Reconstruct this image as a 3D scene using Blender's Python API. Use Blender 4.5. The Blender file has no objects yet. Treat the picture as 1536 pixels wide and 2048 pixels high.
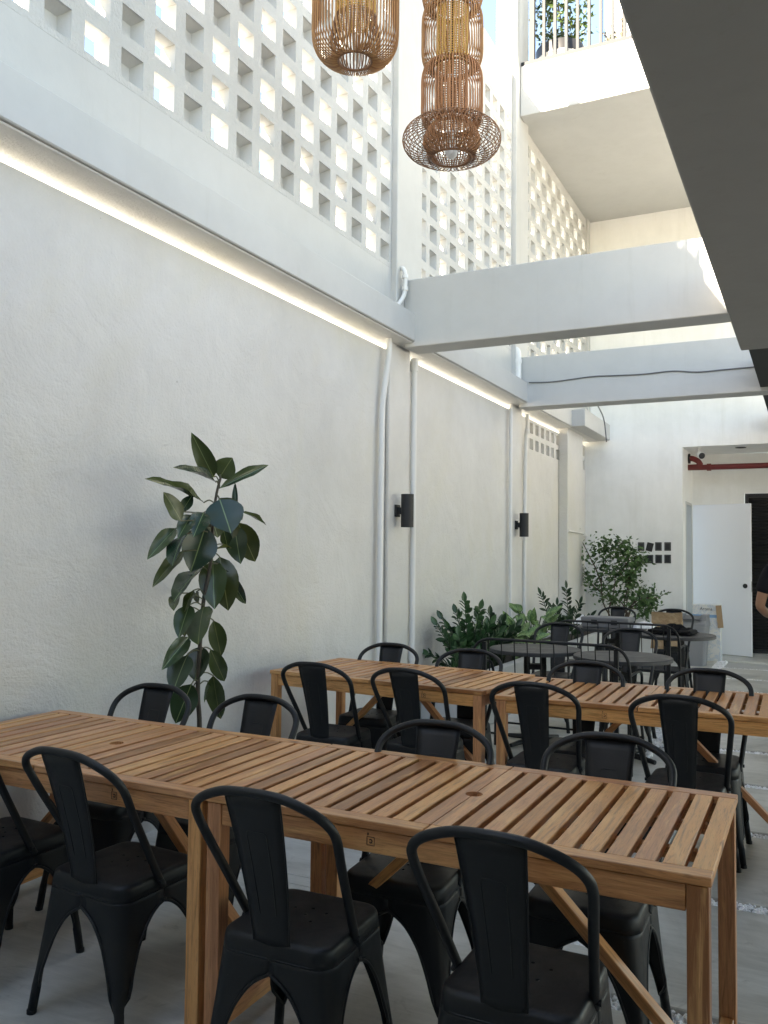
import bpy, bmesh, math, random
from mathutils import Vector, Matrix, Euler
random.seed(7)
R = math.radians
C = bpy.context.scene.collection
SC = bpy.context.scene

# ------------------------------------------------------------------ camera
YAW, PITCH, ROLL, FPX = -26.51, 2.71, 0.602, 1719.2
def cam_axes():
    y, t, r = R(YAW), R(PITCH), R(ROLL)
    fw = Vector((math.sin(y)*math.cos(t), math.cos(y)*math.cos(t), math.sin(t)))
    rt = Vector((math.cos(y), -math.sin(y), 0)); up = rt.cross(fw)
    return rt*math.cos(r)+up*math.sin(r), -rt*math.sin(r)+up*math.cos(r), fw
RT, UP, FW = cam_axes()
CAM = Vector((0, 0, 1.46))
cd = bpy.data.cameras.new('camera'); co = bpy.data.objects.new('camera', cd); C.objects.link(co)
cd.sensor_fit = 'VERTICAL'; cd.sensor_height = 36; cd.lens = 36*FPX/2048; cd.clip_start = .05; cd.clip_end = 500
m = Matrix((RT, UP, -FW)).transposed().to_4x4(); m.translation = CAM; co.matrix_world = m
SC.camera = co
SC.render.resolution_x = 768; SC.render.resolution_y = 1024

# ------------------------------------------------------------------ sky and sun
SUN = Vector((-1, -2.6, 1.5)).normalized()
EL = math.asin(SUN.z); AZ = math.atan2(SUN.x, SUN.y)
w = bpy.data.worlds.new('World'); SC.world = w; w.use_nodes = True
nt = w.node_tree; bg = nt.nodes['Background']; sk = nt.nodes.new('ShaderNodeTexSky')
sk.sky_type = 'NISHITA'; sk.sun_disc = False; sk.sun_elevation = EL; sk.sun_rotation = AZ
sk.air_density = 1.0; sk.dust_density = .5; sk.ozone_density = 2.6
nt.links.new(sk.outputs[0], bg.inputs[0]); bg.inputs[1].default_value = 0.06
sd = bpy.data.lights.new('sun', 'SUN'); sd.energy = 5.0; sd.angle = R(.5); sd.color = (1, .985, .96)
so = bpy.data.objects.new('sun', sd); C.objects.link(so); so.rotation_euler = SUN.to_track_quat('Z', 'Y').to_euler()
SC.view_settings.view_transform = 'Standard'; SC.view_settings.look = 'None'; SC.view_settings.gamma = 1
SC.view_settings.use_curve_mapping = False
SC.view_settings.exposure = 3.6
SC.view_settings.use_white_balance = True; SC.view_settings.white_balance_temperature = 8400; SC.view_settings.white_balance_tint = 10
SC.cycles.max_bounces = 10; SC.cycles.diffuse_bounces = 7
SC.cycles.use_denoising = True

def at(px, py, **k):
    """the point where the sight line through a photograph pixel meets the plane x=, y= or z="""
    d = RT*((px-768)/FPX) - UP*((py-1024)/FPX) + FW
    (a, v), = k.items(); i = 'xyz'.index(a)
    return CAM + d*((v-CAM[i])/d[i])

# ------------------------------------------------------------------ mesh helpers
class MB:
    def __init__(s): s.v = []; s.f = []; s.sm = []
    def add(s, vs, fs, smooth=False, M=None):
        b = len(s.v)
        s.v += [tuple(M @ Vector(v)) if M else tuple(v) for v in vs]
        s.f += [tuple(i+b for i in f) for f in fs]; s.sm += [smooth]*len(fs); return s
    def box(s, x0, x1, y0, y1, z0, z1, M=None):
        vs = [(x, y, z) for z in (z0, z1) for y in (y0, y1) for x in (x0, x1)]
        return s.add(vs, [(0, 2, 3, 1), (4, 5, 7, 6), (0, 1, 5, 4), (2, 6, 7, 3), (0, 4, 6, 2), (1, 3, 7, 5)], False, M)
    def tube(s, pts, r, n=8, closed=False, caps=True, M=None):
        pts = [Vector(p) for p in pts]; N = len(pts); rr = r if isinstance(r, (list, tuple)) else [r]*N
        vs = []; up = None
        for i, p in enumerate(pts):
            a = pts[i-1] if (i or closed) else pts[i]; b = pts[(i+1) % N] if (i < N-1 or closed) else pts[i]
            t = (b-a); t = t.normalized() if t.length > 1e-9 else Vector((0, 0, 1))
            if up is None: up = t.orthogonal().normalized()
            up = (up - t*up.dot(t)); up = up.normalized() if up.length > 1e-6 else t.orthogonal().normalized()
            q = t.cross(up)
            for k in range(n):
                an = 2*math.pi*k/n; vs.append(p + (up*math.cos(an)+q*math.sin(an))*rr[i])
        fs = []
        for i in range(N if closed else N-1):
            for k in range(n):
                a = i*n+k; b = i*n+(k+1) % n; c = ((i+1) % N)*n
                fs.append((a, b, c+(k+1) % n, c+k))
        s.add(vs, fs, True, M)
        if caps and not closed:
            s.add([vs[k] for k in range(n)], [tuple(range(n-1, -1, -1))], False, M)
            s.add([vs[(N-1)*n+k] for k in range(n)], [tuple(range(n))], False, M)
        return s
    def lathe(s, prof, n=24, M=None, cap=False, smooth=True):
        vs = [(r*math.cos(2*math.pi*k/n), r*math.sin(2*math.pi*k/n), z) for r, z in prof for k in range(n)]
        fs = [(i*n+k, i*n+(k+1) % n, (i+1)*n+(k+1) % n, (i+1)*n+k) for i in range(len(prof)-1) for k in range(n)]
        s.add(vs, fs, smooth, M)
        if cap:
            s.add(vs[:n], [tuple(range(n-1, -1, -1))], False, None if not M else M)
            s.add(vs[-n:], [tuple(range(n))], False, None if not M else M)
        return s
    def mesh(s, name, mat=None):
        me = bpy.data.meshes.new(name); me.from_pydata(s.v, [], s.f)
        me.polygons.foreach_set('use_smooth', s.sm); me.update()
        if mat: me.materials.append(mat)
        return me
def smooth(pts, k=6, closed=False):
    pts = [Vector(p) for p in pts]; out = []; N = len(pts)
    for i in range(N if closed else N-1):
        g = (lambda j: pts[j % N]) if closed else (lambda j: pts[max(0, min(N-1, j))])
        a, b, c, d = g(i-1), g(i), g(i+1), g(i+2)
        for j in range(k):
            t = j/k
            out.append(.5*((2*b)+(c-a)*t+(2*a-5*b+4*c-d)*t*t+(3*b-a-3*c+d)*t**3))
    if not closed: out.append(pts[-1])
    return out
def link(name, me, parent=None, loc=(0, 0, 0), rot=(0, 0, 0)):
    o = bpy.data.objects.new(name, me); C.objects.link(o)
    o.location = loc; o.rotation_euler = rot
    if parent: o.parent = parent
    return o
def obj(name, mb, mat, parent=None, loc=(0, 0, 0), rot=(0, 0, 0)):
    return link(name, mb.mesh(name, mat), parent, loc, rot)
def tag(o, label, cat, group=None):
    o['label'] = label; o['category'] = cat
    if group: o['group'] = group
    return o
def thing(name, label, cat, loc=(0, 0, 0), rotz=0, group=None):
    o = bpy.data.objects.new(name, None); C.objects.link(o); o.empty_display_size = .1
    o.location = loc; o.rotation_euler = (0, 0, rotz)
    return tag(o, label, cat, group)
def struct(name, mb, mat, parent=None, **k):
    o = obj(name, mb, mat, parent, **k)
    if not parent: o['kind'] = 'structure'
    return o
def kids(o): return [c for c in bpy.data.objects if c.parent == o]
def dup(root, label, loc, rotz, kidmap):
    c = root.copy(); C.objects.link(c); c.location = loc; c.rotation_euler = (0, 0, rotz); c['label'] = label
    for ch in kidmap:
        d = ch[0].copy(); C.objects.link(d); d.parent = c
        for g in ch[1]:
            e = g.copy(); C.objects.link(e); e.parent = d
    return c
def treeof(root): return [(ch, kids(ch)) for ch in kids(root)]
def bevel(o, wd=.002, seg=1):
    b = o.modifiers.new('bevel', 'BEVEL'); b.width = wd; b.segments = seg; b.limit_method = 'ANGLE'; return o

# ------------------------------------------------------------------ materials
def mat(name, col=(.5, .5, .5), rough=.6, metal=0, spec=.5):
    m = bpy.data.materials.new(name); m.use_nodes = True; b = m.node_tree.nodes['Principled BSDF']
    b.inputs['Base Color'].default_value = (*col, 1); b.inputs['Roughness'].default_value = rough
    b.inputs['Metallic'].default_value = metal; b.inputs['Specular IOR Level'].default_value = spec
    return m
class N:
    """small node-graph helper"""
    def __init__(s, m): s.t = m.node_tree; s.b = s.t.nodes['Principled BSDF']; s.L = s.t.links.new
    def n(s, ty, **k):
        q = s.t.nodes.new('ShaderNode'+ty)
        for a, v in k.items():
            if hasattr(q, a): setattr(q, a, v)
            else: q.inputs[a.replace('_', ' ')].default_value = v
        return q
    def coord(s, which='Object', scale=(1, 1, 1), off=None):
        c = s.n('TexCoord'); mp = s.n('Mapping'); mp.inputs['Scale'].default_value = scale
        s.L(c.outputs[which], mp.inputs['Vector'])
        if off: s.L(off, mp.inputs['Location'])
        return mp.outputs[0]
    def world(s, scale=(1, 1, 1)):
        g = s.n('NewGeometry'); mp = s.n('Mapping'); mp.inputs['Scale'].default_value = scale
        s.L(g.outputs['Position'], mp.inputs['Vector']); return mp.outputs[0]
    def noise(s, vec, scale, detail=4, rough=.5, dist=0):
        q = s.n('TexNoise'); q.inputs['Scale'].default_value = scale; q.inputs['Detail'].default_value = detail
        q.inputs['Roughness'].default_value = rough; q.inputs['Distortion'].default_value = dist
        s.L(vec, q.inputs['Vector']); return q.outputs['Fac']
    def ramp(s, fac, stops):
        q = s.n('ValToRGB'); e = q.color_ramp.elements
        while len(e) < len(stops): e.new(.5)
        for i, (p, c) in enumerate(stops):
            e[i].position = p; e[i].color = (*c, 1) if len(c) == 3 else c
        s.L(fac, q.inputs[0]); return q.outputs[0]
    def mix(s, f, a, b, mode='MIX'):
        q = s.n('Mix'); q.data_type = 'RGBA'; q.blend_type = mode
        for inp, v in ((q.inputs[0], f), (q.inputs[6], a), (q.inputs[7], b)):
            if isinstance(v, (int, float)): inp.default_value = v
            elif isinstance(v, tuple): inp.default_value = (*v, 1)
            else: s.L(v, inp)
        return q.outputs[2]
    def bump(s, h, strength=.3, dist=.01, prev=None):
        q = s.n('Bump'); q.inputs['Strength'].default_value = strength; q.inputs['Distance'].default_value = dist
        s.L(h, q.inputs['Height'])
        if prev: s.L(prev, q.inputs['Normal'])
        return q.outputs[0]
    def color(s, c): s.L(c, s.b.inputs['Base Color'])
    def normal(s, c): s.L(c, s.b.inputs['Normal'])
    def rough(s, c): s.L(c, s.b.inputs['Roughness'])

def plaster(name, c0, c1, b1=.5, d1=.006, b2=.35, fine=55, rough=.75, stain=.0):
    m = mat(name, c0, rough, spec=.3); g = N(m); v = g.world()
    big = g.noise(v, .9, 6, .62, .6); col = g.ramp(big, [(.36, c1), (.62, c0)])
    med = g.noise(v, 6, 5, .6); col = g.mix(.12, col, g.ramp(med, [(.35, tuple(x*.85 for x in c0)), (.6, tuple(min(.9, x*1.12) for x in c0))]))
    if stain:
        sv = g.world((3, 3, .5)); st = g.noise(sv, 1.6, 6, .65, .4)
        col = g.mix(stain, col, g.ramp(st, [(.38, (.36, .35, .31)), (.58, c0)]))
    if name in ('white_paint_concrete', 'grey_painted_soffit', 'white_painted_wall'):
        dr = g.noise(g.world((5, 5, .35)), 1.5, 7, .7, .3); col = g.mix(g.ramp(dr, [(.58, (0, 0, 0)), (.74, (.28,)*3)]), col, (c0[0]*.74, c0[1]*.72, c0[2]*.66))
    if name == 'stucco_wall':
        warm = g.noise(v, .55, 4, .6, 1.5); col = g.mix(g.ramp(warm, [(.50, (0, 0, 0)), (.66, (.5,)*3)]), col, (c0[0]*.97, c0[1]*.955, c0[2]*.86))
        sp0 = g.noise(v, 34, 2, .5); col = g.mix(g.ramp(sp0, [(.79, (0, 0, 0)), (.81, (.55,)*3)]), col, (.18, .17, .15))
    g.color(col)
    n1 = g.noise(v, fine, 3, .55, 0); n2 = g.noise(v, 9, 5, .6, .3)
    g.normal(g.bump(n1, b1, d1, g.bump(n2, b2, .012, g.bump(g.noise(v, 1.7, 5, .6, 1.8), .35, .05) if 'stucco' in name or 'lattice' in name else None))); return m
M_STUCCO = plaster('stucco_wall', (.64, .635, .615), (.59, .583, .562), .8, .005, .35, 75, .8, .03)
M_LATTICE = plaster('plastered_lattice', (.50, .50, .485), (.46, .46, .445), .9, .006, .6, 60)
M_BLOCK = plaster('lightened_hole_inside', (.55, .55, .54), (.52, .52, .51), .4, .003, .2, 60)  # hole insides coloured paler than the face, standing in for bounced light
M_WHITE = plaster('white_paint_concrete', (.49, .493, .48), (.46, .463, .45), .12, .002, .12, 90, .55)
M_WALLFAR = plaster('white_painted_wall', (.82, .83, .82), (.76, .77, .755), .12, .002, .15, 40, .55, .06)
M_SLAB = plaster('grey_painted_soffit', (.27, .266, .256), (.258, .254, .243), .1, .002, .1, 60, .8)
M_NEIGH = mat('grey_roof_coating', (.24, .24, .235), .9)
M_PVC = mat('white_pipe', (.70, .70, .68), .45)
M_DARKCEIL = mat('flat_black', (.012, .013, .014), .7)

def concrete():
    m = mat('concrete_floor', (.3, .3, .28), .55, spec=.4); g = N(m); v = g.world()
    big = g.noise(v, .8, 8, .65, 1.2); col = g.ramp(big, [(.34, (.33, .315, .27)), (.50, (.57, .555, .50)), (.66, (.72, .70, .645))])
    sv = g.world((.7, 5, 1)); tr = g.noise(sv, 2.6, 9, .78, .9)
    col = g.mix(.4, col, g.ramp(tr, [(.36, (.34, .33, .295)), (.62, (.66, .65, .60))]))
    sp = g.noise(v, 7, 8, .8, 1.5); col = g.mix(g.ramp(sp, [(.66, (0, 0, 0)), (.74, (.5, .5, .5))]), col, (.74, .74, .71))
    dk = g.noise(v, 3.1, 5, .7, 2); col = g.mix(g.ramp(dk, [(.60, (0, 0, 0)), (.70, (.4, .4, .4))]), col, (.20, .19, .16))
    g.color(col); g.rough(g.ramp(tr, [(.3, (.42,)*3), (.7, (.68,)*3)]))
    g.normal(g.bump(g.noise(v, 60, 4, .6), .12, .002, g.bump(tr, .15, .004))); return m
M_FLOOR = concrete()
M_JOINT = mat('pale_joint_sand', (.50, .50, .48), .9)
def gravel():
    m = mat('white_pebbles', (.75, .75, .73), .6); g = N(m); v = g.world()
    q = g.n('TexVoronoi'); q.inputs['Scale'].default_value = 60; g.L(v, q.inputs['Vector'])
    g.color(g.mix(.3, (.78, .78, .76), q.outputs['Color'])); 
    hs = g.n('HueSaturation'); hs.inputs['Saturation'].default_value = .08; hs.inputs['Value'].default_value = 1.1
    g.L(g.mix(.35, (.80, .80, .78), q.outputs['Color']), hs.inputs['Color']); g.color(hs.outputs[0]); return m
M_GRAVEL = gravel()

def wood(name='acacia_wood'):
    m = mat(name, (.4, .22, .1), .36, spec=.55); g = N(m)
    oi = g.n('ObjectInfo'); cb = g.n('CombineXYZ'); ml = g.n('Math', operation='MULTIPLY'); ml.inputs[1].default_value = 37
    g.L(oi.outputs['Random'], ml.inputs[0])
    for k in range(3): g.L(ml.outputs[0], cb.inputs[k])
    v = g.coord('Object', (1, 1, 1), cb.outputs[0])
    def mp(sc):
        q = g.n('Mapping'); q.inputs['Scale'].default_value = sc; g.L(v, q.inputs['Vector']); return q.outputs[0]
    w2 = g.n('TexWhiteNoise', noise_dimensions='1D'); g.L(oi.outputs['Random'], w2.inputs['W'])
    base = g.ramp(w2.outputs['Value'], [(0, (.27, .10, .032)), (.2, (.58, .26, .095)), (.4, (.40, .165, .065)), (.6, (.70, .34, .12)), (.8, (.48, .205, .095)), (1, (.62, .30, .14))])
    gr = g.noise(mp((2.0, 30, 30)), 2.0, 7, .65, 1.1)
    col = g.mix(g.ramp(gr, [(.30, (.75,)*3), (.5, (0, 0, 0))]), base, (.20, .075, .020))
    col = g.mix(g.ramp(gr, [(.52, (0, 0, 0)), (.76, (.65,)*3)]), col, (.78, .44, .20))
    bands = g.noise(mp((1.0, 8, 8)), 1.6, 3, .5, 1.8)
    col = g.mix(g.ramp(bands, [(.55, (0, 0, 0)), (.70, (.55,)*3)]), col, (.76, .43, .17))
    dkb = g.noise(mp((.8, 10, 10)), 1.1, 3, .5, 1.2)
    col = g.mix(g.ramp(dkb, [(.60, (0, 0, 0)), (.72, (.5,)*3)]), col, (.27, .10, .035))
    pores = g.noise(mp((8, 190, 190)), 2.4, 3, .6)
    col = g.mix(g.ramp(pores, [(.56, (0, 0, 0)), (.66, (.45,)*3)]), col, (.16, .06, .02))
    kn = g.noise(mp((4, 9, 9)), 1.3, 2, .4, .2)
    col = g.mix(g.ramp(kn, [(.73, (0, 0, 0)), (.78, (.75,)*3)]), col, (.14, .05, .018))
    g.color(col); g.rough(g.ramp(gr, [(.3, (.30,)*3), (.7, (.44,)*3)]))
    g.normal(g.bump(gr, .2, .0012, g.bump(pores, .15, .0006))); return m
M_WOOD = wood()
def blackmetal(name, c, r=.42):
    m = mat(name, c, r, spec=.4); g = N(m); v = g.coord('Object')
    g.rough(g.ramp(g.noise(v, 7, 6, .7, .5), [(.3, (r-.06,)*3), (.75, (r+.14,)*3)]))
    col = g.mix(g.ramp(g.noise(v, 24, 6, .75, 1), [(.6, (0, 0, 0)), (.78, (.3, .3, .3))]), c, tuple(x*1.9+.006 for x in c))
    wv = g.world(); dust = g.noise(wv, 5, 7, .75, .8); ge = g.n('NewGeometry'); sx = g.n('SeparateXYZ'); g.L(ge.outputs['Normal'], sx.inputs[0])
    top = g.ramp(sx.outputs[2], [(.75, (0, 0, 0)), (.98, (1, 1, 1))]); f = g.mix(1.0, top, g.ramp(dust, [(.42, (0, 0, 0)), (.75, (.28, .28, .28))]), 'MULTIPLY')
    col = g.mix(f, col, (.11, .105, .095))
    scr = g.noise(g.world((70, 9, 40)), 3, 2, .5); col = g.mix(g.ramp(scr, [(.76, (0, 0, 0)), (.78, (.35,)*3)]), col, (.10, .10, .10))
    g.color(col)
    g.normal(g.bump(g.noise(v, 320, 2, .5), .06, .0005)); return m
M_BLACK = blackmetal('black_powder_coat', (.0058, .0072, .0085), .47)
M_CHAR = blackmetal('charcoal_table_top', (.035, .037, .040), .5)
M_SCONCE = blackmetal('matt_black_fitting', (.016, .017, .019), .5)
M_GREYM = mat('grey_railing_paint', (.022, .024, .028), .6, 0, .15)
M_STUD = mat('worn_metal', (.5, .5, .5), .4, .8)

# =================================================================== SETTING
ZP = 7.03          # top of the parapet over the screen wall
YF = 13.1          # far wall
# ---- floor
fl = struct('floor', MB().box(-3.12, 6, -9, 16, -.2, -.03), M_JOINT)
XS = -1.08         # right edge of the long gravel strip
fs = [2.93-1.03*3+1.03*k for k in range(15)]
HW = .05
def slab(x0, x1, y0, y1): bevel(obj('paving_slab', MB().box(x0, x1, y0, y1, -.03, 0), M_FLOOR, fl), .004)
XN, YS = -.62, 6.42     # near the front the slabs are wider and the long strip is missing
slab(-3.12, 3.9, -9, -.25); slab(-3.12, XN-.05, -.245, 1.7); slab(-3.12, XN-.05, 1.703, 3.28); slab(-3.12, -1.0, 3.283, 3.37); slab(-.72, XN-.05, 3.283, 3.37)
slab(-3.12, XN-.05, 3.373, 4.9); slab(-3.12, XN-.05, 4.903, YS)
slab(-3.12, XS-.13, YS+.003, 9.4); slab(-3.12, XS-.13, 9.403, 12.98)
for a, b in zip(fs[:-1], fs[1:]):
    if b > YF: break
    slab(XN if b < YS+.7 else XS, 3.9, a+HW, b-HW)
slab(-3.12, 3.9, 13.03, 15)
# pebbles in the joints
def pebbles():
    base = MB(); s = (1+5**.5)/2
    iv = [(-1, s, 0), (1, s, 0), (-1, -s, 0), (1, -s, 0), (0, -1, s), (0, 1, s), (0, -1, -s), (0, 1, -s), (s, 0, -1), (s, 0, 1), (-s, 0, -1), (-s, 0, 1)]
    ff = [(0, 11, 5), (0, 5, 1), (0, 1, 7), (0, 7, 10), (0, 10, 11), (1, 5, 9), (5, 11, 4), (11, 10, 2), (10, 7, 6), (7, 1, 8), (3, 9, 4), (3, 4, 2), (3, 2, 6), (3, 6, 8), (3, 8, 9), (4, 9, 5), (2, 4, 11), (6, 2, 10), (8, 6, 7), (9, 8, 1)]
    rnd = random.Random(3); mb = MB()
    def put(x, y, r):
        e = Matrix.Translation((x, y, -.024+rnd.random()*.016)) @ Euler([rnd.random()*6 for _ in range(3)]).to_matrix().to_4x4() @ Matrix.Diagonal((r*rnd.uniform(.7, 1.3), r*rnd.uniform(.6, 1), r*rnd.uniform(.5, .8), 1))
        mb.add([Vector(q)/1.9 for q in iv], ff, False, e)
    y = YS
    for _ in range(900): put(rnd.uniform(-1.0, -.72), rnd.uniform(3.288, 3.366), rnd.uniform(.008, .015))
    while y < 13:
        n = 9 if y < 9 else 6
        for _ in range(n): put(rnd.uniform(XS-.128, XS-.003), y+rnd.random()*.015, rnd.uniform(.008, .015) if y < 9 else rnd.uniform(.012, .019))
        y += .012 if y < 9 else .016
    for yc in fs:
        if yc < 2.5 or yc > 13: continue
        x = (XN-.05) if yc < YS else XS; x1 = .55
        while x < x1:
            for _ in range(11): put(x+rnd.random()*.015, yc+rnd.uniform(-HW+.004, HW-.004), rnd.uniform(.007, .012))
            x += .012 if yc < 9 else .018
    return mb
o = obj('gravel', pebbles(), M_GRAVEL); o['kind'] = 'stuff'; o['label'] = 'white pebbles filling the joints between the concrete slabs'

# ---- left boundary wall
lw = thing('courtyard_wall', 'long rough white stucco wall down the left side, under the lattice', 'wall')
obj('wall_face', MB().box(-3.24, -3.1, -9, 10.15, 0, 3.12), M_STUCCO, lw)
mb = MB().box(-3.24, -3.1, 10.153, YF, 0, 2.72); obj('wall_face', mb, M_STUCCO, lw)
# ---- neighbour's roof outside
struct('neighbour_roof', MB().box(-16, -3.245, -12, 20, 2.6, 3.05), M_NEIGH)
struct('bounce_strip', MB().box(-3.75, -3.246, -12, 20, 3.05, 3.085), mat('white_bounce_strip', (.82, .82, .80), .8))  # unseen white reflector, added to bounce sun up onto the ledge soffit
# perforated blocks near the top of the last bays of the boundary wall
def holed(mb, x0, x1, y0, y1, z0, z1, hy, hz, back=False, sill=0):
    """one block with a square hole through it, along x"""
    cy, cz = (y0+y1)/2, (z0+z1)/2; a, b, c, d = cy-hy/2, cy+hy/2, cz-hz/2, cz+hz/2
    def ring(x, flip):
        o_ = [(x, y0, z0), (x, y1, z0), (x, y1, z1), (x, y0, z1)]; i_ = [(x, a, c), (x, b, c), (x, b, d), (x, a, d)]
        f = [(k, (k+1) % 4, 4+(k+1) % 4, 4+k) for k in range(4)]
        mb.add(o_+i_, [t[::-1] for t in f] if flip else f)
    ring(x1, False); mb.nface = len(mb.f); ring(x0, True)
    for p, q in (((a, c), (b, c)), ((b, c), (b, d)), ((b, d), (a, d)), ((a, d), (a, c))):
        mb.add([(x0, *p), (x0, *q), (x1, *q), (x1, *p)], [(0, 1, 2, 3)])
    if back:      # blind pocket: splayed sides closing on a small flat back
        e = .045; xb = x1-.078; q = [(x1-.012, a, c), (x1-.012, b, c), (x1-.012, b, d), (x1-.012, a, d), (xb, a+e, c+e), (xb, b-e*.4, c+e), (xb, b-e*.4, d-e*.5), (xb, a+e, d-e*.5)]
        mb.add(q, [(0, 1, 5, 4), (1, 2, 6, 5), (2, 3, 7, 6), (3, 0, 4, 7), (4, 5, 6, 7)])
        mb.add([(x0+.01, a, c), (x0+.01, b, c), (x0+.01, b, d), (x0+.01, a, d)], [(3, 2, 1, 0)])
    if sill:
        mb.add([(x1-.002, a, c), (x1-.002, b, c), (x0, b, c+sill), (x0, a, c+sill)], [(0, 1, 2, 3)])
        mb.add([(x0, a, c), (x0, b, c), (x0, b, c+sill), (x0, a, c+sill)], [(3, 2, 1, 0)])
    return mb
nb = 12; y0 = 10.153; py = (YF-y0)/nb
for k in range(nb):
    for r in range(2):
        mb = holed(MB(), -.12, 0, -py/2, py/2, -.1, .1, .15, .135, back=(r == 0))
        obj('vent_block', mb, M_STUCCO, lw, (-3.1, y0+py*(k+.5), 2.82+.2*r))
# pilasters
pl = MB()
def pilaster(y0_, y1_, x1_, label, ztop=3.19, x0_=-3.098):
    t = thing('pilaster', label, 'pilaster', (-3.0, (y0_+y1_)/2, 0))
    bevel(obj('shaft', MB().box(x0_+3.0, x1_+3.0, -(y1_-y0_)/2, (y1_-y0_)/2, 0, ztop), M_STUCCO, t), .008)
pilaster(6.22, 6.62, -3.065, 'nearest white pilaster, carrying the first black wall light')
pilaster(9.42, 9.78, -3.065, 'second white pilaster, carrying the farther black wall light')
pilaster(11.55, 12.4, -2.97, 'broad white pilaster near the far corner, crossed by a thin pipe')
# edge beam along the wall, and its soffit
eb = thing('edge_beam', 'long white concrete ledge beam running under the lattice screen', 'beam')
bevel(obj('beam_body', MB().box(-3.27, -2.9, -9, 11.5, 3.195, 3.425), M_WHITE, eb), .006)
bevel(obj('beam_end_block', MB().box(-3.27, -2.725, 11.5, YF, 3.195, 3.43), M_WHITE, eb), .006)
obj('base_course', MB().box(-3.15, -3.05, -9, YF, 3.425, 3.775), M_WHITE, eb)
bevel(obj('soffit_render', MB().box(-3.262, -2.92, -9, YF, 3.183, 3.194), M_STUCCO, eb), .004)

# ---- lattice screens, block by block
PY, PZ, HY, HZ, TH = .239, .226, .158, .150, .097
ZB = 3.776
def two(mb, name):
    me = mb.mesh(name, M_LATTICE); me.materials.append(M_BLOCK)
    for p in me.polygons: p.material_index = 0 if p.index < mb.nface else 1
    return me
meshA = holed(MB(), -TH, 0, -PY/2, PY/2, -PZ/2, PZ/2, HY, HZ); meshA = two(meshA, 'open_block')
meshB = holed(MB(), -TH, 0, -PY/2, PY/2, -PZ/2, PZ/2, HY, HZ, back=True); meshB = two(meshB, 'blind_block')
meshC = holed(MB(), -TH, 0, -PY/2, PY/2, -PZ/2, PZ/2, HY, HZ, sill=.10); meshC = two(meshC, 'sloped_block')
def screen(label, y0_, n, rule, rows=12):
    t = thing('lattice_screen', label, 'screen wall', (-3.05, y0_, ZB))
    for c in range(n):
        for r in range(rows):
            me = {'A': meshA, 'B': meshB, 'C': meshC}[rule(c, r)]
            link('block', me, t, (0, PY*(c+.5), PZ*(r+.5)))
    return t
def rule1(c, r):
    if r == 0: return 'A' if c % 2 == 0 else 'B'
    if r == 1: return 'C' if c % 2 == 0 else 'B'
    return 'A' if (r+c) % 2 == 0 else 'B'
def rule2(c, r):
    if c % 2 == 0: return 'A' if (r + c//2) % 2 == 0 else 'C'
    return 'B'
def rule3(c, r): return 'A' if (r+c) % 2 == 0 else 'B'
Y1 = 6.20
n1 = 24
screen('nearest and largest white lattice of square holes, behind the left lantern', Y1-PY*n1, n1, rule1)
screen('white lattice of square holes between the two tall columns', 6.70, 11, rule2)
screen('lattice of square holes under the balcony, farthest bay', 9.80, 13, rule3)
# plain band above, tall columns
TOPZ = ZB+12*PZ
sc = thing('parapet_band', 'plain white parapet band along the top of the lattice', 'parapet')
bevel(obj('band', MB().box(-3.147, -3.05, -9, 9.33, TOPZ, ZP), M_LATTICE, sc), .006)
obj('sun_block_upstand', MB().box(-3.147, -3.05, 1.5, 7.6, ZP, 7.7), M_LATTICE, sc)  # unseen piece added above the band to keep sun off the farther beam
obj('plain_panel', MB().box(-3.147, -3.05, -9, .2, 3.775, TOPZ), M_LATTICE, sc)  # unseen run behind the camera, extended to keep the sun out of the court
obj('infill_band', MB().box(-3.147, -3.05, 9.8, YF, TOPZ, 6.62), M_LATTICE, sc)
def column(y0_, y1_, z1, label, dx=0):
    t = thing('column', label, 'column', (-3.1, (y0_+y1_)/2, 3.425)); h = (y1_-y0_)/2
    bevel(obj('shaft', MB().box(-.15, .1+dx, -h, h, 0, z1-3.425), M_WHITE, t), .006)
column(6.203, 6.697, ZP, 'tall white column between the first and second lattice bays')
column(9.333, 9.797, 9.4, 'white column rising past the balcony corner into the sky')
column(12.93, YF-.003, 6.6, 'slim white pier at the far end of the lattice', -.02)
column(.2, .5, ZP, 'white end column of the near lattice')

# ---- cross beams
def xbeam(y0_, y1_, z0, z1, label):
    t = thing('cross_beam', label, 'beam', (-3.0, (y0_+y1_)/2, z0)); h = (y1_-y0_)/2
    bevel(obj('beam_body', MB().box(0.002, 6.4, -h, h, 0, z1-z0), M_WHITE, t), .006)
    return t
xbeam(6.35, 6.61, 3.15, 3.714, 'nearer white concrete beam crossing the open court')
xbeam(9.46, 9.72, 3.14, 3.722, 'farther white concrete beam with a thin grey cable along its face')

# ---- upper floor slab on the right (its grey underside fills the upper right)
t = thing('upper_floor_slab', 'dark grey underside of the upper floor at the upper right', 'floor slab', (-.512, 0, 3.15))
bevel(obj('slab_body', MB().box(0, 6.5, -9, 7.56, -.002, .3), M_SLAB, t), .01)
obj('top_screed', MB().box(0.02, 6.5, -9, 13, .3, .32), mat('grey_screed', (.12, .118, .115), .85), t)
t = thing('dark_ceiling', 'black ceiling beyond the grey slab at the right edge', 'ceiling', (-.457, 7.57, 3.15))
obj('ceiling_panel', MB().box(0, 6.4, 0, 5.5, .03, .29), M_DARKCEIL, t)  # one flat near-black colour all over
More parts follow.
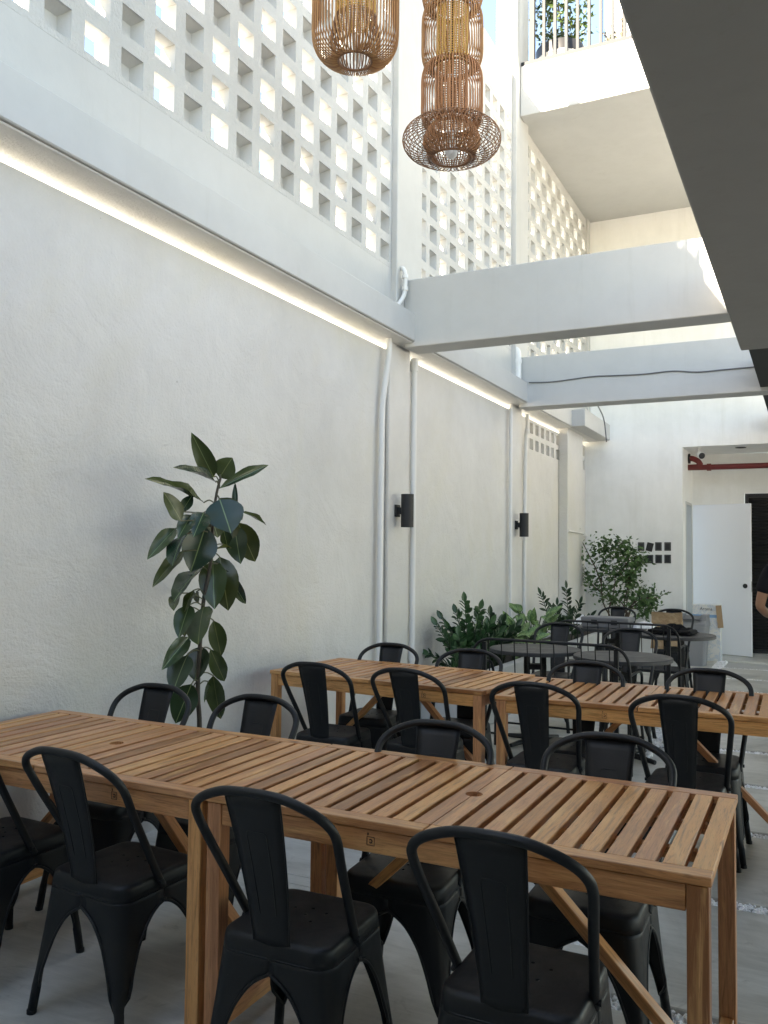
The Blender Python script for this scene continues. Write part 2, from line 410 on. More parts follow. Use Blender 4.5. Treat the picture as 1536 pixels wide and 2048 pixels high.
# indoor walls round the camera
struct('ground', MB().box(-60, 60, -60, 60, -.5, -.21), mat('pale_concrete_yard', (.40, .395, .385), .9))
for k in range(4):      # the covered side is open to the yard between plain columns
    t = thing('support_column', 'white square column carrying the upper floor, outside the view', 'column', (4.6, 1.6+3.6*k, 0), 0, 'columns of the covered side')
    bevel(obj('shaft', MB().box(-.15, .15, -.15, .15, -.2, 3.14), M_WALLFAR, t), .01)
struct('back_wall', MB().box(-3.099, 4.5, -6.2, -6, 0, 3.14), M_WALLFAR)
struct('interior_wall', MB().box(4.3, 4.5, -5.997, .8, 0, 3.14), M_WALLFAR)
struct('ceiling', MB().box(-3.099, -.53, -6.2, -1.6, 3.15, 3.18), M_SLAB)

# ---- far wall with its recess
fw = thing('far_wall', 'smooth white wall closing the far end of the court, with a door recess', 'wall', (0, YF, 0))
OX, OZ = -1.685, 3.045
fwm = MB(); fwm.box(-3.34, OX, 0, .25, 0, 8); fwm.box(OX, 6, 0, .25, OZ, 8)
obj('wall_face', fwm, M_WALLFAR, fw)
rm = MB(); rm.box(OX-.1, OX, .253, .32, 0, OZ); rm.box(OX-.1, OX, .95, 1.15, 0, OZ); rm.box(OX-.1, OX, .32, .95, 2.27, OZ)
obj('recess_jamb', rm, M_WALLFAR, fw)
obj('recess_ceiling', MB().box(OX-.1, 4, .253, 1.15, OZ, OZ+.1), M_WALLFAR, fw)
obj('recess_back', MB().box(OX-.1, -.93, 1.15, 1.3, 0, OZ), M_WALLFAR, fw)
rb = MB(); rb.box(-.93, 1.6, 1.153, 1.3, 2.43, OZ); rb.box(1.6, 4.2, 1.15, 1.3, 0, OZ); obj('recess_back', rb, M_WALLFAR, fw)
obj('inner_room', MB().box(OX-1.5, OX-1.4, -.0+.26, 1.2, 0, 2.4), M_WALLFAR, fw)
df = MB(); df.box(OX-.09, OX+.012, .32, .36, 0, 2.27); df.box(OX-.09, OX+.012, .91, .95, 0, 2.27); df.box(OX-.09, OX+.012, .36, .91, 2.23, 2.27)
obj('door_frame', df, M_WHITE, fw)
# white door swung open across the recess
a = Vector((-1.63, 13.86, 0)); b = Vector((-.80, 13.60, 0)); an = math.atan2(b.y-a.y, b.x-a.x)
dr = thing('open_door', 'white flush door standing open in front of the recess', 'door', a, an)
L = (b-a).length
bevel(obj('leaf', MB().box(0, L, -.02, .02, .012, 2.235), mat('white_door_paint', (.74, .765, .80), .4), dr), .003)
kn = MB(); Mx = Matrix.Translation((L-.085, -.02, 1.03)) @ Matrix.Rotation(R(90), 4, 'X')
kn.lathe([(.0, .012), (.03, .012), (.034, .006), (.034, 0)], 20, Mx); obj('lock_rose', kn, M_SCONCE, dr)
obj('latch_plate', MB().box(L-.001, L+.002, -.012, .012, .95, 1.1), M_STUD, dr)
# black louvred gate
gt = thing('louvred_gate', 'black louvred metal gate at the right edge behind the open door', 'gate', (-.92, 14.26, 0))
gf = MB(); gf.box(0, .05, -.03, .03, 0, 2.42); gf.box(2.46, 2.51, -.03, .03, 0, 2.42); gf.box(.05, 2.46, -.03, .03, 2.36, 2.42); gf.box(.05, 2.46, -.03, .03, 0, .06)
obj('gate_frame', gf, M_SCONCE, gt)
lou = MB().box(.05, 2.46, -.018, .018, -.004, .004).mesh('louvre', M_SCONCE)
for k in range(46): link('louvre', lou, gt, (0, 0, .085+k*.0495), (R(38), 0, 0))
obj('gate_panel', MB().box(.05, 2.46, .03, .045, .06, 2.36), M_DARKCEIL, gt)
# red sprinkler pipe, cctv camera, downlight recess
M_RED = mat('red_pipe_paint', (.16, .018, .018), .45)
y_ = 13.75
rp = [(OX+.01, y_, 2.94), (OX+.06, y_, 2.94), (OX+.14, y_, 2.90), (OX+.2, y_, 2.82), (OX+.30, y_, 2.80), (3.5, y_, 2.80)]
tp = thing('sprinkler_pipe', 'dark red pipe under the ceiling of the recess', 'pipe', (0, 0, 0))
obj('pipe_run', MB().tube(smooth(rp, 4), .042, 12), M_RED, tp)
obj('coupling', MB().tube([(OX+.005, y_, 2.94), (OX+.03, y_, 2.94)], .075, 14), M_SCONCE, tp)
obj('coupling', MB().tube([(OX+.27, y_, 2.80), (OX+.33, y_, 2.80)], .055, 14), M_RED, tp)
cc = thing('security_camera', 'small white security camera hanging from the recess ceiling', 'camera', (-1.475, 13.3, OZ))
obj('mount', MB().lathe([(.03, 0), (.03, -.015), (.012, -.02), (.012, -.06)], 14, cap=True), M_PVC, cc)
Mx = Matrix.Translation((0.02, -.02, -.11)) @ Matrix.Rotation(R(25), 4, 'Z') @ Matrix.Rotation(R(105), 4, 'X')
obj('housing', MB().lathe([(.0, -.07), (.04, -.065), (.05, -.04), (.05, .06), (.046, .065)], 18, Mx), M_PVC, cc)
obj('lens', MB().lathe([(.046, .058), (.02, .062), (.0, .062)], 18, Mx), M_SCONCE, cc)
t = thing('ceiling_downlight', 'dark round downlight in the recess ceiling', 'light', (-.92, 13.45, OZ-.001))
obj('trim', MB().lathe([(.075, 0), (.075, -.006), (.055, -.006), (.05, -.002)], 20), M_SCONCE, t)
obj('lens', MB().lathe([(.052, -.003), (.0, -.003)], 20), M_DARKCEIL, t)

# wall plates
M_PLATE = blackmetal('dark_grey_plastic', (.055, .06, .062), .4)
def plate(px, py, label, rot=0, dark=False):
    p = at(px, py, y=YF)
    t = thing('wall_plate', label, 'switch plate', (p.x, YF, p.z), 0, 'dark switch plates on the far wall')
    bevel(obj('cover', MB().box(-.047, .047, -.014, 0, -.063, .063), M_SCONCE if dark else M_PLATE, t, (0, 0, 0), (0, rot, 0)), .004)
    bevel(obj('module', MB().box(-.03, .03, -.018, -.013, -.045, .045), M_SCONCE, t, (0, 0, 0), (0, rot, 0)), .002)
for k, px in enumerate((1282.5, 1299.5, 1317, 1335.5)):
    plate(px, 1093 if k != 1 else 1094, ['dark plate at the left end of the upper row', 'tilted black plate in the upper row, knocked askew', 'dark plate third along the upper row, right of the tilted one', 'dark plate at the right end of the upper row'][k], R(14) if k == 1 else 0, k == 1)
for k, px in enumerate((1300, 1317.5, 1335.5)):
    plate(px, 1118, ['dark plate at the left end of the lower row', 'dark plate in the middle of the lower row', 'dark plate at the right end of the lower row'][k])

# ---- balcony
BY = 9.735
bl = thing('balcony', 'white balcony slab at the top right with a sunlit front', 'balcony', (-3.0, 9.46, 6.56))
M_BAL = M_WHITE
bevel(obj('slab', MB().box(.004, 7, 0, .18, 0, .6), M_BAL, bl), .006)
obj('soffit', MB().box(-.05, 7, .183, YF-9.46-.003, .03, .6), M_STUCCO if False else M_BAL, bl)
rl = thing('railing', 'grey metal bar railing along the balcony edge', 'railing', (-3.0, 9.5, 7.16))
obj('bottom_rail', MB().box(.01, 4, -.03, .03, .0, .05), M_GREYM, rl)
obj('top_rail', MB().box(.01, 4, -.03, .03, 1.05, 1.10), M_GREYM, rl)
bar = MB().box(-.016, .016, -.018, .018, .05, 1.05).mesh('bar', M_GREYM)
obj('post', MB().box(.11, .165, -.028, .028, .05, 1.05), M_GREYM, rl)
for k in range(26): link('bar', bar, rl, (.275+.131*k, 0, 0))
# things on the terrace
def foliage(n, cen, rad, size, seed, lower=-1, fill=.35):
    rnd = random.Random(seed); mb = MB()
    for _ in range(n):
        while True:
            d = Vector([rnd.uniform(-1, 1) for _ in range(3)])
            if fill < d.length < 1 and d.z > lower: break
        p = Vector(cen)+Vector([d[i]*rad[i] for i in range(3)])
        leafm(mb, p, Vector([rnd.gauss(0, 1) for _ in range(3)]), size*rnd.uniform(.6, 1.3), rnd)
    return mb
def leafm(mb, p, ax, L_, rnd, wr=.5):
    ax = ax.normalized(); s = ax.orthogonal().normalized(); s.rotate(Matrix.Rotation(rnd.random()*6.28, 3, ax)); nn = ax.cross(s)
    w_ = L_*wr/2
    mb.add([p, p+ax*L_*.4+s*w_-nn*L_*.05, p+ax*L_-nn*L_*.12, p+ax*L_*.4-s*w_-nn*L_*.05, p+ax*L_*.45+nn*L_*.03], [(0, 1, 4), (1, 2, 4), (2, 3, 4), (3, 0, 4)], True)
def leafmat(name, c1, c2, rough=.4, trans=.25):
    m = mat(name, c1, rough, spec=.4); g = N(m); gi = g.n('NewGeometry')
    rr = g.ramp(gi.outputs['Random Per Island'], [(0, c1), (1, c2)]); g.color(rr)
    t_ = m.node_tree; tr = t_.nodes.new('ShaderNodeBsdfTranslucent'); ms = t_.nodes.new('ShaderNodeMixShader'); ms.inputs[0].default_value = trans
    g.L(rr, tr.inputs[0]); g.L(g.b.outputs[0], ms.inputs[1]); g.L(tr.outputs[0], ms.inputs[2]); g.L(ms.outputs[0], t_.nodes['Material Output'].inputs[0]); return m
M_LF_TERR = leafmat('terrace_leaves', (.012, .03, .005), (.045, .07, .012))
M_LF_BUSH = leafmat('bush_leaves', (.035, .08, .028), (.12, .22, .08))
M_LF_PALE = leafmat('pale_leaves', (.06, .07, .025), (.13, .12, .06))
M_BARK = mat('bark', (.09, .065, .045), .85)
M_POTB = mat('black_planter_plastic', (.015, .015, .016), .45)
M_BAND = mat('pale_band', (.6, .58, .52), .7)
pot = thing('terrace_pot', 'large black pot with a pale band behind the balcony railing', 'plant pot', (-2.72, 10.2, 7.16))
obj('pot_body', MB().lathe([(.0, 0), (.24, 0), (.27, .1), (.29, .35), (.30, .5), (.285, .52), (.26, .52), (.255, .42), (0, .42)], 28), M_POTB, pot)
obj('pot_band', MB().lathe([(.287, .30), (.297, .31), (.300, .37), (.291, .38)], 28), M_BAND, pot)
tr_ = thing('terrace_tree', 'green leafy shrub growing from the banded black pot upstairs', 'shrub', (-2.72, 10.2, 7.58))
obj('trunk', MB().tube(smooth([(0, 0, 0), (.02, .02, .3), (-.03, 0, .7)], 4), [.016]*5+[.012]*4, 6), M_BARK, tr_)
o = obj('crown', foliage(900, (0.02, 0, .55), (.36, .36, .55), .075, 5), M_LF_TERR, tr_); o['kind'] = 'stuff'
t2 = thing('terrace_sapling', 'thin pale flowering plant at the balcony end by the slab', 'shrub', (-1.95, 10.0, 7.16))
mb = MB(); rnd = random.Random(2); lf = MB()
for k in range(11):
    e = Vector((rnd.uniform(-.28, .3), rnd.uniform(-.1, .2), rnd.uniform(.45, 1.0))); mid = e*.5+Vector((0, 0, .1))
    P = smooth([(0, 0, 0), mid, e], 6); mb.tube(P, .005, 4)
    for q in P[4:]:
        for _ in range(4): leafm(lf, q+Vector([rnd.gauss(0, .02) for _ in range(3)]), Vector([rnd.gauss(0, 1) for _ in range(3)]), rnd.uniform(.02, .04), rnd)
obj('stems', mb, M_BARK, t2); o = obj('blossoms', lf, M_LF_PALE, t2); o['kind'] = 'stuff'
t = thing('terrace_pillar', 'white pillar on the upper terrace behind the railing bars', 'pillar', (-2.3, 11.4, 7.16))
bevel(obj('shaft', MB().box(-.10, .12, -.12, .12, 0, 2.6), M_WHITE, t), .005)
obj('glass_panel', MB().box(.13, .36, -.01, .01, 0, 2.4), mat('pale_frosted_panel', (.62, .70, .74), .3), t)
t = thing('terrace_ground_cover', 'tall pale louvre panel end of the upper terrace', 'panel', (-1.72, 11.6, 7.16))
obj('panel', MB().box(0, .05, -.1, .1, 0, 2.3), M_GREYM, t)

# ---- pipes, cables
def pipe(name, label, pts, r, m=M_PVC, clips=(), k=5):
    t = thing(name, label, 'pipe' if 'cable' not in name else 'cable', pts[0]); o0 = Vector(pts[0])
    P = smooth([Vector(p)-o0 for p in pts], k) if k > 1 else [Vector(p)-o0 for p in pts]
    obj('run', MB().tube(P, r, 10), m, t)
    for (p, q, rr) in clips: obj('socket', MB().tube([Vector(p)-o0, Vector(q)-o0], rr, 12), m, t)
    return t
XP = -3.055
pipe('drain_pipe', 'white drain pipe left of the nearest pilaster', [(-3.03, 6.13, 3.18), (-3.03, 6.13, 3.05), (XP, 6.09, 2.7), (XP, 6.07, 2.4), (XP, 6.06, 1.2), (XP, 6.06, 0)], .025, clips=[((XP, 6.06, .55), (XP, 6.06, .62), .036)])
pipe('drain_pipe', 'white drain pipe right of the nearest pilaster', [(XP, 6.68, 3.12), (XP, 6.68, 2.0), (XP, 6.68, 0)], .027, clips=[((XP, 6.68, 3.02), (XP, 6.68, 3.13), .035), ((XP, 6.68, .55), (XP, 6.68, .63), .035)])
pipe('drain_pipe', 'white drain pipe left of the second pilaster', [(XP, 9.33, 3.12), (XP, 9.33, 1.5), (XP, 9.33, 0)], .021)
pipe('drain_pipe', 'white drain pipe right of the second pilaster, bent near its top', [(-3.03, 9.88, 3.13), (-3.03, 9.88, 2.95), (XP, 9.90, 2.75), (XP, 9.86, 1.5), (XP, 9.86, 0)], .024, clips=[((-3.03, 9.88, 2.90), (-3.03, 9.88, 2.95), .030)])
pipe('vent_pipe', 'short white elbow pipe dropping to the ledge at the first beam', [(-3.04, 6.30, 3.78), (-2.985, 6.275, 3.79), (-2.955, 6.265, 3.74), (-2.955, 6.265, 3.62), (-2.965, 6.25, 3.54), (-3.0, 6.18, 3.44)], .018, clips=[((-2.955, 6.265, 3.70), (-2.955, 6.265, 3.73), .026), ((-2.955, 6.265, 3.60), (-2.955, 6.265, 3.63), .026)])
pipe('vent_pipe', 'short white vertical pipe on the ledge at the second beam', [(-2.99, 9.38, 3.43), (-2.99, 9.38, 3.72), (-3.01, 9.38, 3.79), (-3.05, 9.38, 3.80)], .04, clips=[((-2.99, 9.38, 3.64), (-2.99, 9.38, 3.68), .046)])
pipe('wall_pipe', 'thin white pipe running level across the broad pilaster', [(-2.955, 11.5, 1.78), (-2.955, 12.42, 1.76), (-3.07, 12.45, 1.76), (-3.07, 13.05, 1.74)], .013, k=1)
pipe('wall_pipe', 'thin white pipe low on the wall behind the plants', [(-3.07, 6.4, .44), (-3.07, 9.2, .44)], .014, k=1)
M_CABLE = mat('grey_cable', (.12, .125, .13), .5)
cp = [at(px, py, y=9.452) for px, py in ((1058, 765), (1100, 764), (1140, 759), (1185, 753), (1230, 751), (1290, 748), (1345, 742), (1395, 744), (1440, 740), (1505, 734), (1560, 729))]
pipe('grey_cable', 'thin grey cable sagging along the farther beam', cp, .007, M_CABLE)
cp = [at(1196, 812, y=11.5), at(1204, 828, y=12.0), at(1208.5, 843, y=12.4), at(1211, 862, y=12.4), at(1213, 884, y=12.4)]
pipe('loose_cable', 'loose dark cable hanging by the beam end at the far corner', cp, .009, M_CABLE)
# tap on the far wall corner
t = thing('wall_tap', 'small metal tap on the wall in the far corner', 'tap', (-2.96, 13.0, .86))
obj('spout', MB().tube(smooth([(0, .09, .05), (0, -.02, .05), (0, -.05, .02), (0, -.05, -.03)], 4), .012, 8), M_STUD, t)
obj('handle', MB().box(-.04, .04, -.01, .01, .07, .085), M_STUD, t)

# ---- wall lights
def sconce(y, zc, h, label):
    t = thing('wall_light', label, 'wall light', (-2.964, y, zc), 0, 'black up-and-down wall lights')
    obj('cylinder', MB().lathe([(.0, -h/2+.02), (.045, -h/2+.02), (.047, -h/2), (.052, -h/2), (.052, h/2), (.047, h/2), (.045, h/2-.02), (0, h/2-.02)], 28, smooth=False), M_SCONCE, t)
    bevel(obj('arm', MB().box(-.085, -.045, -.016, .016, -.028, .028), M_SCONCE, t), .002)
    bevel(obj('back_plate', MB().box(-.099, -.082, -.04, .04, -.05, .05), M_SCONCE, t), .003)
sconce(6.37, 1.805, .27, 'nearer black cylinder wall light on the first pilaster')
sconce(9.55, 1.795, .27, 'farther black cylinder wall light on the second pilaster')

# =================================================================== CHAIRS
def rrect(hx, hy, r, n=5, cy=0):
    P = []
    for cx_, cy_, a0 in ((hx-r, hy-r, 0), (-hx+r, hy-r, 90), (-hx+r, -hy+r, 180), (hx-r, -hy+r, 270)):
        for k in range(n+1):
            a = R(a0+90*k/n); P.append((cx_+r*math.cos(a), cy+cy_+r*math.sin(a)))
    return P
SX, SYF, SYB = .166, .160, -.180        # seat half width, front, back
def corner_pts(sx, sy, t, w):
    """strip of a folded leg at height fraction: positions relative to the chair, along both faces from the corner"""
def build_chair_meshes():
    out = []
    hy = (SYF-SYB)/2; cy = (SYF+SYB)/2; n = 5
    # --- seat pan with drain holes
    bm = bmesh.new()
    def loop(pts, z):
        vs = [bm.verts.new((x, y, z)) for x, y in pts]; return vs
    inner = loop(rrect(SX-.03, hy-.03, .035, n, cy), .4465)
    edges = [bm.edges.new((inner[i], inner[(i+1) % len(inner)])) for i in range(len(inner))]
    for hx_, hy_ in ((-.05, .03), (.0, .045), (.05, .03), (-.035, -.035), (.035, -.035), (0, 0)):
        h = loop([(hx_+.0055*math.cos(k*math.pi/4), hy_+.0055*math.sin(k*math.pi/4)) for k in range(8)], .4465)
        edges += [bm.edges.new((h[i], h[(i+1) % 8])) for i in range(8)]
    bmesh.ops.triangle_fill(bm, use_beauty=True, use_dissolve=False, edges=edges)
    for f in bm.faces:
        if f.normal.z < 0: f.normal_flip()
    flat = set(bm.faces)
    prev = inner
    for d, z, r in ((.018, .4462, .042), (.009, .4448, .047), (.003, .441, .050), (-.0005, .434, .052), (-.0025, .424, .053)):
        cur = loop(rrect(SX-d, hy-d, r, n, cy), z); L_ = len(cur)
        for i in range(L_): bm.faces.new((prev[i], cur[i], cur[(i+1) % L_], prev[(i+1) % L_]))
        prev = cur
    # small crease line and apron down to the arches
    for d, z, r in ((-.0035, .416, .054), (-.0055, .396, .055)):
        cur = loop(rrect(SX-d, hy-d, r, n, cy), z); L_ = len(cur)
        for i in range(L_): bm.faces.new((prev[i], cur[i], cur[(i+1) % L_], prev[(i+1) % L_]))
        prev = cur
    for f in bm.faces: f.smooth = f not in flat
    me = bpy.data.meshes.new('seat'); bm.to_mesh(me); bm.free(); me.materials.append(M_BLACK)
    out.append(('seat', me, True))
    # --- legs: folded sheet, arches open between them
    def frac_w(z):   # width of each face of the leg, as a fraction of the half side
        pts = [(0, .0), (.09, .018), (.20, .036), (.27, .056), (.31, .078), (.34, .105), (.358, .135), (.366, .175)]
        for (a, u), (b_, v) in zip(pts, pts[1:]):
            if z <= b_: t = (z-a)/(b_-a); return u+(v-u)*t
        return .175
    for sx in (-1, 1):
        for sy in (-1, 1):
            mb = MB(); rows = []; arcs = 5
            zs = [0.402, .385, .372, .366, .362, .352, .335, .315, .29, .26, .22, .18, .13, .085, .075, 0.0]
            for z in zs:
                t = 1-z/.40
                X = SX+.004+.024*t+.012*max(0, t)**2; Y = (SYF+.004 if sy > 0 else -SYB+.004)+.022*t+.010*max(0, t)**2
                rr = .054-.036*min(1, t*1.35)
                if z <= .075: rr = .0125
                wx = max(X-rr if z > .3655 else frac_w(z)-rr*.4, .004); wy = (Y-rr if z > .3655 else frac_w(z)-rr*.4)
                hxm = X-rr; hym = Y-rr
                if z > .3655: wx, wy = hxm, hym+(-(SYF+SYB)/2 if sy > 0 else (SYF+SYB)/2)
                wx = min(wx, hxm); wy = max(wy, .004)
                row = []
                K = 4
                for k in range(K+1): row.append((X-rr-wx*(1-k/K), Y))
                for k in range(1, arcs): a = R(90-90*k/arcs); row.append((X-rr+rr*math.cos(a), Y-rr+rr*math.sin(a)))
                for k in range(K+1): row.append((X, Y-rr-wy*(k/K)))
                if z <= .085:   # foot: closes to a tube
                    n_ = len(row); cx_, cy_ = X-.0135, Y-.0135; row = [(cx_+.0135*math.cos(R(180-360*k/(n_-1)))*1, cy_+.0135*math.sin(R(180-360*k/(n_-1)))) for k in range(n_)]
                rows.append([(sx*x, sy*y, z) for x, y in row])
            n_ = len(rows[0]); vs = [p for r_ in rows for p in r_]
            fs_ = [(i*n_+k, i*n_+k+1, (i+1)*n_+k+1, (i+1)*n_+k) for i in range(len(rows)-1) for k in range(n_-1)]
            if sx*sy > 0: fs_ = [f[::-1] for f in fs_]
            mb.add(vs, fs_, True)
            for edge in (0, n_-1):   # rolled edge along the arch
                P = [Vector(rows[i][edge]) for i in range(3, len(zs)-2)]
                mb.tube(smooth(P, 2), .0038, 6)
            # pressed groove down the leg
            P = [Vector((sx*(SX+.004+.024*(1-z/.4)+.012*(1-z/.4)**2-.006), sy*((SYF if sy > 0 else -SYB)+.004+.022*(1-z/.4)+.010*(1-z/.4)**2-.006), z)) for z in (.20, .15, .10)]
            mb.lathe([(.0, -.0), (.0145, 0), (.0145, .012), (.012, .014)], 12, Matrix.Translation((rows[-1][0][0]+sx*(.0135*1), (rows[-1][0][1]), 0)))
            out.append(('leg', mb.mesh('leg', M_BLACK), True))
    # --- back splat
    mb = MB(); rows = []; nz = 12; nx = 6
    for i in range(nz+1):
        t = i/nz; z = .425+(.842-.425)*t; y = -.176-.008*t-.1*t**1.35; hw = .053+.029*t+.004*max(0, .12-t)/.12
        rows.append([(hw*(2*k/nx-1), y-.010*(1-(2*k/nx-1)**2)*(.4+.6*t), z) for k in range(nx+1)])
    vs = [p for r_ in rows for p in r_]; n_ = nx+1
    mb.add(vs, [(i*n_+k, i*n_+k+1, (i+1)*n_+k+1, (i+1)*n_+k) for i in range(nz) for k in range(nx)], True)
    def sp(u, t):
        z = .425+(.842-.425)*t; y = -.176-.008*t-.1*t**1.35; hw = .053+.029*t
        return Vector((hw*u, y-.010*(1-u*u)*(.4+.6*t)+.001, z))
    P = [sp(-.42, .22), sp(-.42, .5), sp(-.40, .74), sp(-.37, .765), sp(-.3, .775), sp(.3, .775), sp(.37, .765), sp(.40, .74), sp(.42, .5), sp(.42, .22)]
    for s in (-1, 1): mb.tube([sp(s, k/10) for k in range(11)], .0025, 6)
    out.append(('backrest', mb.mesh('backrest', M_BLACK), True))
    out.append(('backrest_rib', MB().tube(P, .0024, 6).mesh('backrest_rib', M_BLACK), False))
    # --- bent tube
    half = [(.166, -.01, .405), (.170, -.034, .44), (.186, -.112, .568), (.200, -.175, .67), (.209, -.218, .745), (.200, -.245, .785), (.165, -.266, .817), (.10, -.281, .843), (.04, -.286, .851)]
    P = [(-x, y, z) for x, y, z in half]+half[::-1]
    out.append(('back_tube', MB().tube(smooth(P, 5), .0125, 12).mesh('back_tube', M_BLACK), False))
    bo = MB()
    for s in (-1, 1): bo.tube([(s*.160, -.03, .425), (s*.186, -.03, .425)], .008, 8)
    out.append(('bolt', bo.mesh('bolt', M_BLACK), False))
    return out
CH = build_chair_meshes()
def chair(label, x, y, deg, group, scale=1):
    t = thing('metal_chair', label, 'chair', (x, y, 0), R(deg), group)
    for nme, me, sol in CH:
        o = link(nme, me, t)
        if sol: s_ = o.modifiers.new('thickness', 'SOLIDIFY'); s_.thickness = .0022; s_.offset = -1 if nme != 'leg' else 0
    return t
G1, G2, G3, G4, G5 = 'chairs on the near side of the front table', 'chairs on the far side of the front table', 'chairs on the near side of the second table', 'chairs on the far side of the second table', 'chairs round the charcoal tables'
chair('black metal chair cut off by the left edge of the photo, nearest row', -2.60, 2.20, -2, G1)
chair('black metal chair in the nearest row, just left of the paired front table legs', -2.015, 2.19, -3.5, G1)
chair('black metal chair in the nearest row, just right of the paired front table legs', -1.283, 2.106, 1.8, G1)
chair('nearest black metal chair at the right end of the front table, largest in view', -.634, 2.082, 0, G1)
chair('black metal chair behind the front table, leftmost, in front of the rubber plant pot', -2.632, 2.75, 180, G2)
chair('black metal chair behind the front table, just right of the rubber plant stem', -2.074, 2.73, 178, G2)
chair('black metal chair behind the front table, its seat crossed by a wood brace', -1.19, 2.59, 183, G2)
chair('black metal chair behind the front table at its right end', -.615, 2.67, 180, G2)
chair('black metal chair at the wall end of the second table, near side', -2.455, 4.32, 2, G3)
chair('black metal chair second from the wall on the near side of the second table', -1.902, 4.356, -2, G3)
chair('black metal chair on the near side of the second table, right of its middle legs', -1.195, 4.23, 1, G3)
chair('black metal chair at the right on the near side of the second table', -.523, 4.19, -1, G3)
chair('black metal chair in front of the nearest pilaster, far side of the second table', -2.507, 4.88, 180, G4)
chair('black metal chair in front of the planter end, far side of the second table', -1.919, 4.84, 182, G4)
chair('black metal chair behind the second table, in front of the nearer spindle bench', -1.151, 4.60, 178, G4)
chair('black metal chair behind the second table, at the right beside the pebble strip', -.50, 4.62, 180, G4)
chair('black metal chair between the left round table and the farther bench', -2.0, 7.23, 180, G5)
chair('black metal chair behind the right round table, wide back to the bench', -1.324, 6.98, 185, G5)
chair('black metal chair at the bush, behind the grey case', -2.05, 9.95, 178, G5)
chair('farthest black metal chair, holding the brown paper bag', -1.40, 9.9, 182, G5)

# =================================================================== WOODEN TABLES
def plank(name, parent, p, q, wd, th, roll=0, mt=M_WOOD, bev=.002):
    """a board from p to q, grain along its length"""
    p = Vector(p); q = Vector(q); L_ = (q-p).length; d = (q-p).normalized()
    o = obj(name, MB().box(-L_/2, L_/2, -wd/2, wd/2, -th/2, th/2), mt, parent)
    up = Vector((0, 0, 1)) if abs(d.z) < .95 else Vector((0, 1, 0))
    y = up.cross(d).normalized(); z = d.cross(y)
    M_ = Matrix((d, y, z)).transposed().to_4x4() @ Matrix.Rotation(roll, 4, 'X'); M_.translation = (p+q)/2
    o.matrix_local = M_; bevel(o, bev); return o
SLATS = {}
def notch(mb, L_, wd, th, cx, cy_, r, n=14):
    """slat along local x with a half-round bite out of the edge at cx, on the side cy_"""
    s = 1 if cy_ > 0 else -1
    top = [(-L_/2, -s*wd/2), (L_/2, -s*wd/2), (L_/2, s*wd/2)]
    top += [(cx+r*math.cos(R(180*k/n)), s*(wd/2-r*math.sin(R(180*k/n))*.95)) for k in range(n+1)]
    top += [(-L_/2, s*wd/2)]
    if s < 0: top = top[::-1]
    m_ = len(top)
    mb.add([(x, y, th/2) for x, y in top]+[(x, y, -th/2) for x, y in top], [tuple(range(m_)), tuple(range(2*m_-1, m_-1, -1))]+[(i, i+m_, (i+1) % m_+m_, (i+1) % m_) for i in range(m_)])
